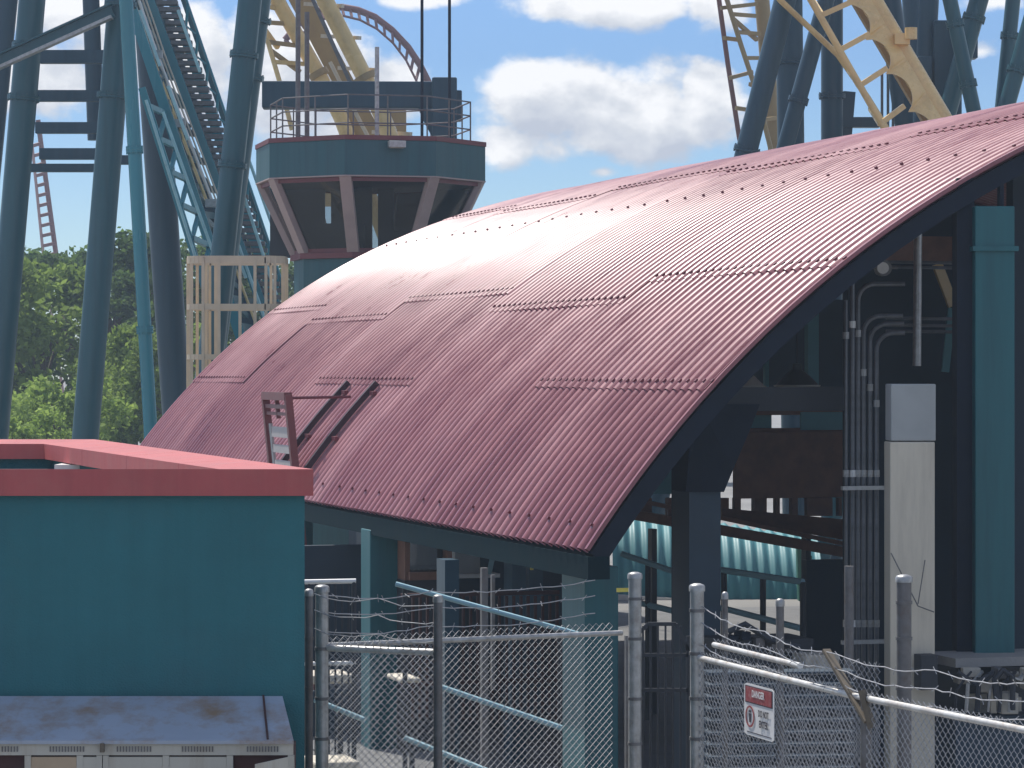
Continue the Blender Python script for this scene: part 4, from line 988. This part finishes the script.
for (a, b), (a2, b2) in zip(tie, tie[1:]):
    mb = MB(); top, bot = [], []
    for k in range(13):
        f = k/12; y = b[1]+(b2[1]-b[1])*f; x = 870+(y/118)*70 if y < 118 else 940+(y-118)/76*45
        w = 27-14*math.sin(math.pi*f)**.6
        top.append(P(x-2, y-6, 57.75)); bot.append(P(x-.86*w, y-6+.51*w, 57.55))
    mb.prism(top+bot[::-1], (0, .07, 0)); part('scalloped_web', mb, M['yellow'], yr)
seg(yr, 'web_plate', [(812,-76),(855,-4),(890,55),(925,114),(955,165)], 13, 58.3, M['khaki'], flat=True)
mb = MB(); mb.abox(895, 33, 910, 44, 57.6, .3, 0); mb.lathe(P(911,34,57.6), [(0,-.1),(.12,-.1),(.12,.12),(0,.12)], 12); part('sensor_box', mb, M['yellow'], yr)
# brown ladder like track at far left of the right hand group
bl = thing('brown_track', 'khaki brown curved track with open ladder ties left of the navy columns', 'coaster track', P(790, 540, 72))
seg(bl, 'running_rail', [(708,-70),(719,0),(728,65),(739,136),(752,200)], 5, 72, M['loop'], 8); seg(bl, 'inner_rail', [(708,-70),(727,0),(741,45),(756,90),(771,150),(780,200)], 5, 71.6, M['khaki'], 8)
seg(bl, 'spine', [(748,-70),(762,0),(768,70),(776,155),(784,220)], 15, 72.5, M['khaki'], 12)
for (a, b) in (((721,8),(757,4)),((731,14),(756,16)),((732,18),(757,40)),((737,32),(760,34)),((745,58),(764,58)),((730,78),(752,72)),((750,84),(768,92)),((736,108),(762,112)),((762,120),(776,118)),((724,38),(740,40))):
    mb = MB(); mb.bar(P(*a,71.7), P(*b,72.2), .09); part('tie', mb, M['khaki'], bl)

# tan caged ladder at the far end of the roof
cg = thing('ladder_cage', 'tan hooped ladder cage rising behind the low end of the roof', 'ladder cage', P(235, 615, 52))
cx, cy, hw, hd_ = P(236,0,52).x, 52.3, .84, .55
def rrect(z, r=.3, n=6):
    pts = []
    for sx, sy, a0 in ((1,-1,-90),(1,1,0),(-1,1,90),(-1,-1,180)):
        for k in range(n+1):
            a = R_(a0+90*k/n); pts.append(Vector((cx+sx*(hw-r)+r*math.cos(a), cy+sy*(hd_-r)+r*math.sin(a), z)))
    return pts+[pts[0]]
for y, h in ((260,.13),(307,.10),(357,.09),(420,.09),(490,.09)):
    z = P(0,y,52).z; mb = MB(); pts = rrect(z)
    for a, b in zip(pts, pts[1:]): mb.bar(a, b, .03, h)
    part('hoop', mb, M['tan'], cg)
base = rrect(0); L_ = len(base)-1
for k in (0, 2, 5, 6, 7, 10, 13, 14, 17, 20, 21, 24, 27):
    p_ = base[k % L_]; mb = MB(); mb.bar(p_, p_+ZV*(P(0,258,52).z), .05, .03); part('upright', mb, M['tan'], cg)
for x in (203, 219, 240, 255):
    mb = MB(); b = P(x, 258, 51.74); mb.bar(Vector((b.x,b.y,0)), b, .05, .03); part('upright', mb, M['tan'], cg)
for x in (206, 216): 
    mb = MB(); b = P(x, 262, 52.6); mb.bar(Vector((b.x,b.y,0)), b, .06, .06); part('ladder_rail', mb, M['tan'], cg)

# ------------------------------------------------------------------ trees
def make_tree(name, seed, h, rw, lm, n_leaf, leaf=.30, low=.12):
    rr = random.Random(seed); root = thing(name, 'tree', 'tree', (0,0,0), 'trees behind the coaster columns')
    mb = MB(); mb.tube([(0,0,0),(rr.uniform(-.1,.1),rr.uniform(-.1,.1),h*.35),(rr.uniform(-.3,.3),rr.uniform(-.2,.2),h*.8)], [h*.024,h*.017,h*.005], 8)
    blobs = []
    for k in range(26):
        z = h*(low+.1+(.85-low)*rr.random()); f = math.sin(math.pi*min(1, max(.12, (z/h-low)/(1.12-low))))**.7
        a = rr.uniform(0, 6.28); d = rw*f*rr.uniform(.25,.95); c = Vector((d*math.cos(a), d*math.sin(a), z)); blobs.append((c, rw*rr.uniform(.22,.42)))
        if k < 12: mb.tube([(0,0,max(.3,z*.55)), (c.x*.5, c.y*.5, z*.85), c], [h*.009, h*.006, h*.002], 5)
    part('trunk', mb, M['bark'], root, sm=True)
    lv, lfc, tone = [], [], []
    for i in range(n_leaf):
        c, r = blobs[rr.randrange(len(blobs))]
        v = Vector((rr.gauss(0,1), rr.gauss(0,1), rr.gauss(0,1))).normalized()*(r*rr.random()**.45)
        p = c+Vector((v.x, v.y, v.z*.8)); nr_ = Vector((rr.gauss(0,1), rr.gauss(0,1), rr.gauss(.5,1))).normalized()
        s1 = nr_.orthogonal().normalized(); s1 = (s1*math.cos(i)+nr_.cross(s1)*math.sin(i)); s2 = nr_.cross(s1); q = leaf*rr.uniform(.5,1.2)
        b = len(lv); lv += [p-s1*q*.5, p+s2*q*.28, p+s1*q*.5, p-s2*q*.28]; lfc.append((b,b+1,b+2,b+3)); tone.append(min(1, max(0, rr.gauss(.5,.28))))
    m_ = MB(); m_.v = lv; m_.f = lfc; cr = part('crown', m_, lm, root)
    at = cr.data.attributes.new('tone', 'FLOAT', 'FACE'); at.data.foreach_set('value', tone)
    return root
protos = [make_tree('broadleaf_tree', 3, 9, 3.0, M['leaf_mid'], 9000, .34), make_tree('broadleaf_tree', 11, 9, 2.6, M['leaf_dark'], 9000, .32), make_tree('broadleaf_tree', 23, 6, 2.8, M['leaf_pale'], 8000, .30, .02)]
used = [False]*3
for x, D, kind, s, lb in (
    (42, 96, 0, .98, 'mid green tree seen between the leftmost teal columns'), (172, 100, 1, 1.12, 'dark tree standing taller behind the slim teal pipe'),
    (8, 108, 1, 1.1, 'dark green tree behind the leftmost leaning column'), (75, 104, 1, 1.05, 'dark green tree filling the gap before the second leaning column'),
    (120, 106, 1, 1.08, 'dark green tree half hidden by the second leaning column'), (208, 104, 1, 1.12, 'dark tree behind the tan ladder cage'),
    (18, 78, 2, .62, 'bright pale green bush low at the left edge'), (58, 84, 2, .80, 'pale green bush above the red coping'),
    (-45, 92, 0, 1.05, 'mid green tree at the far left edge of the scene'), (135, 90, 0, .72, 'small mid green tree low beside the slim teal pipe'),
    (182, 88, 0, .72, 'small mid green tree left of the ladder cage'), (255, 112, 1, 1.12, 'dark tree behind the lift hill'), (-110, 100, 1, 1.1, 'dark tree beyond the left edge of the view'), (330,118,1,1.0,'dark tree behind the booth base'), (480,112,1,.85,'dark tree behind the middle of the roof'), (590,110,0,.8,'mid green tree behind the middle of the roof'), (700,114,1,.9,'dark tree behind the right part of the roof'), (830,110,0,.8,'mid green tree behind the right part of the roof'), (960,112,1,.9,'dark tree behind the navy columns')):
    o = protos[kind] if not used[kind] else copy_tree(protos[kind]); used[kind] = True
    b = P(x, HY, D); o.location = (b.x, b.y, 0); s *= .87; o.scale = (s*rnd.uniform(1.0,1.15), s, s); o.rotation_euler.z = rnd.uniform(0, 6.28); o['label'] = lb
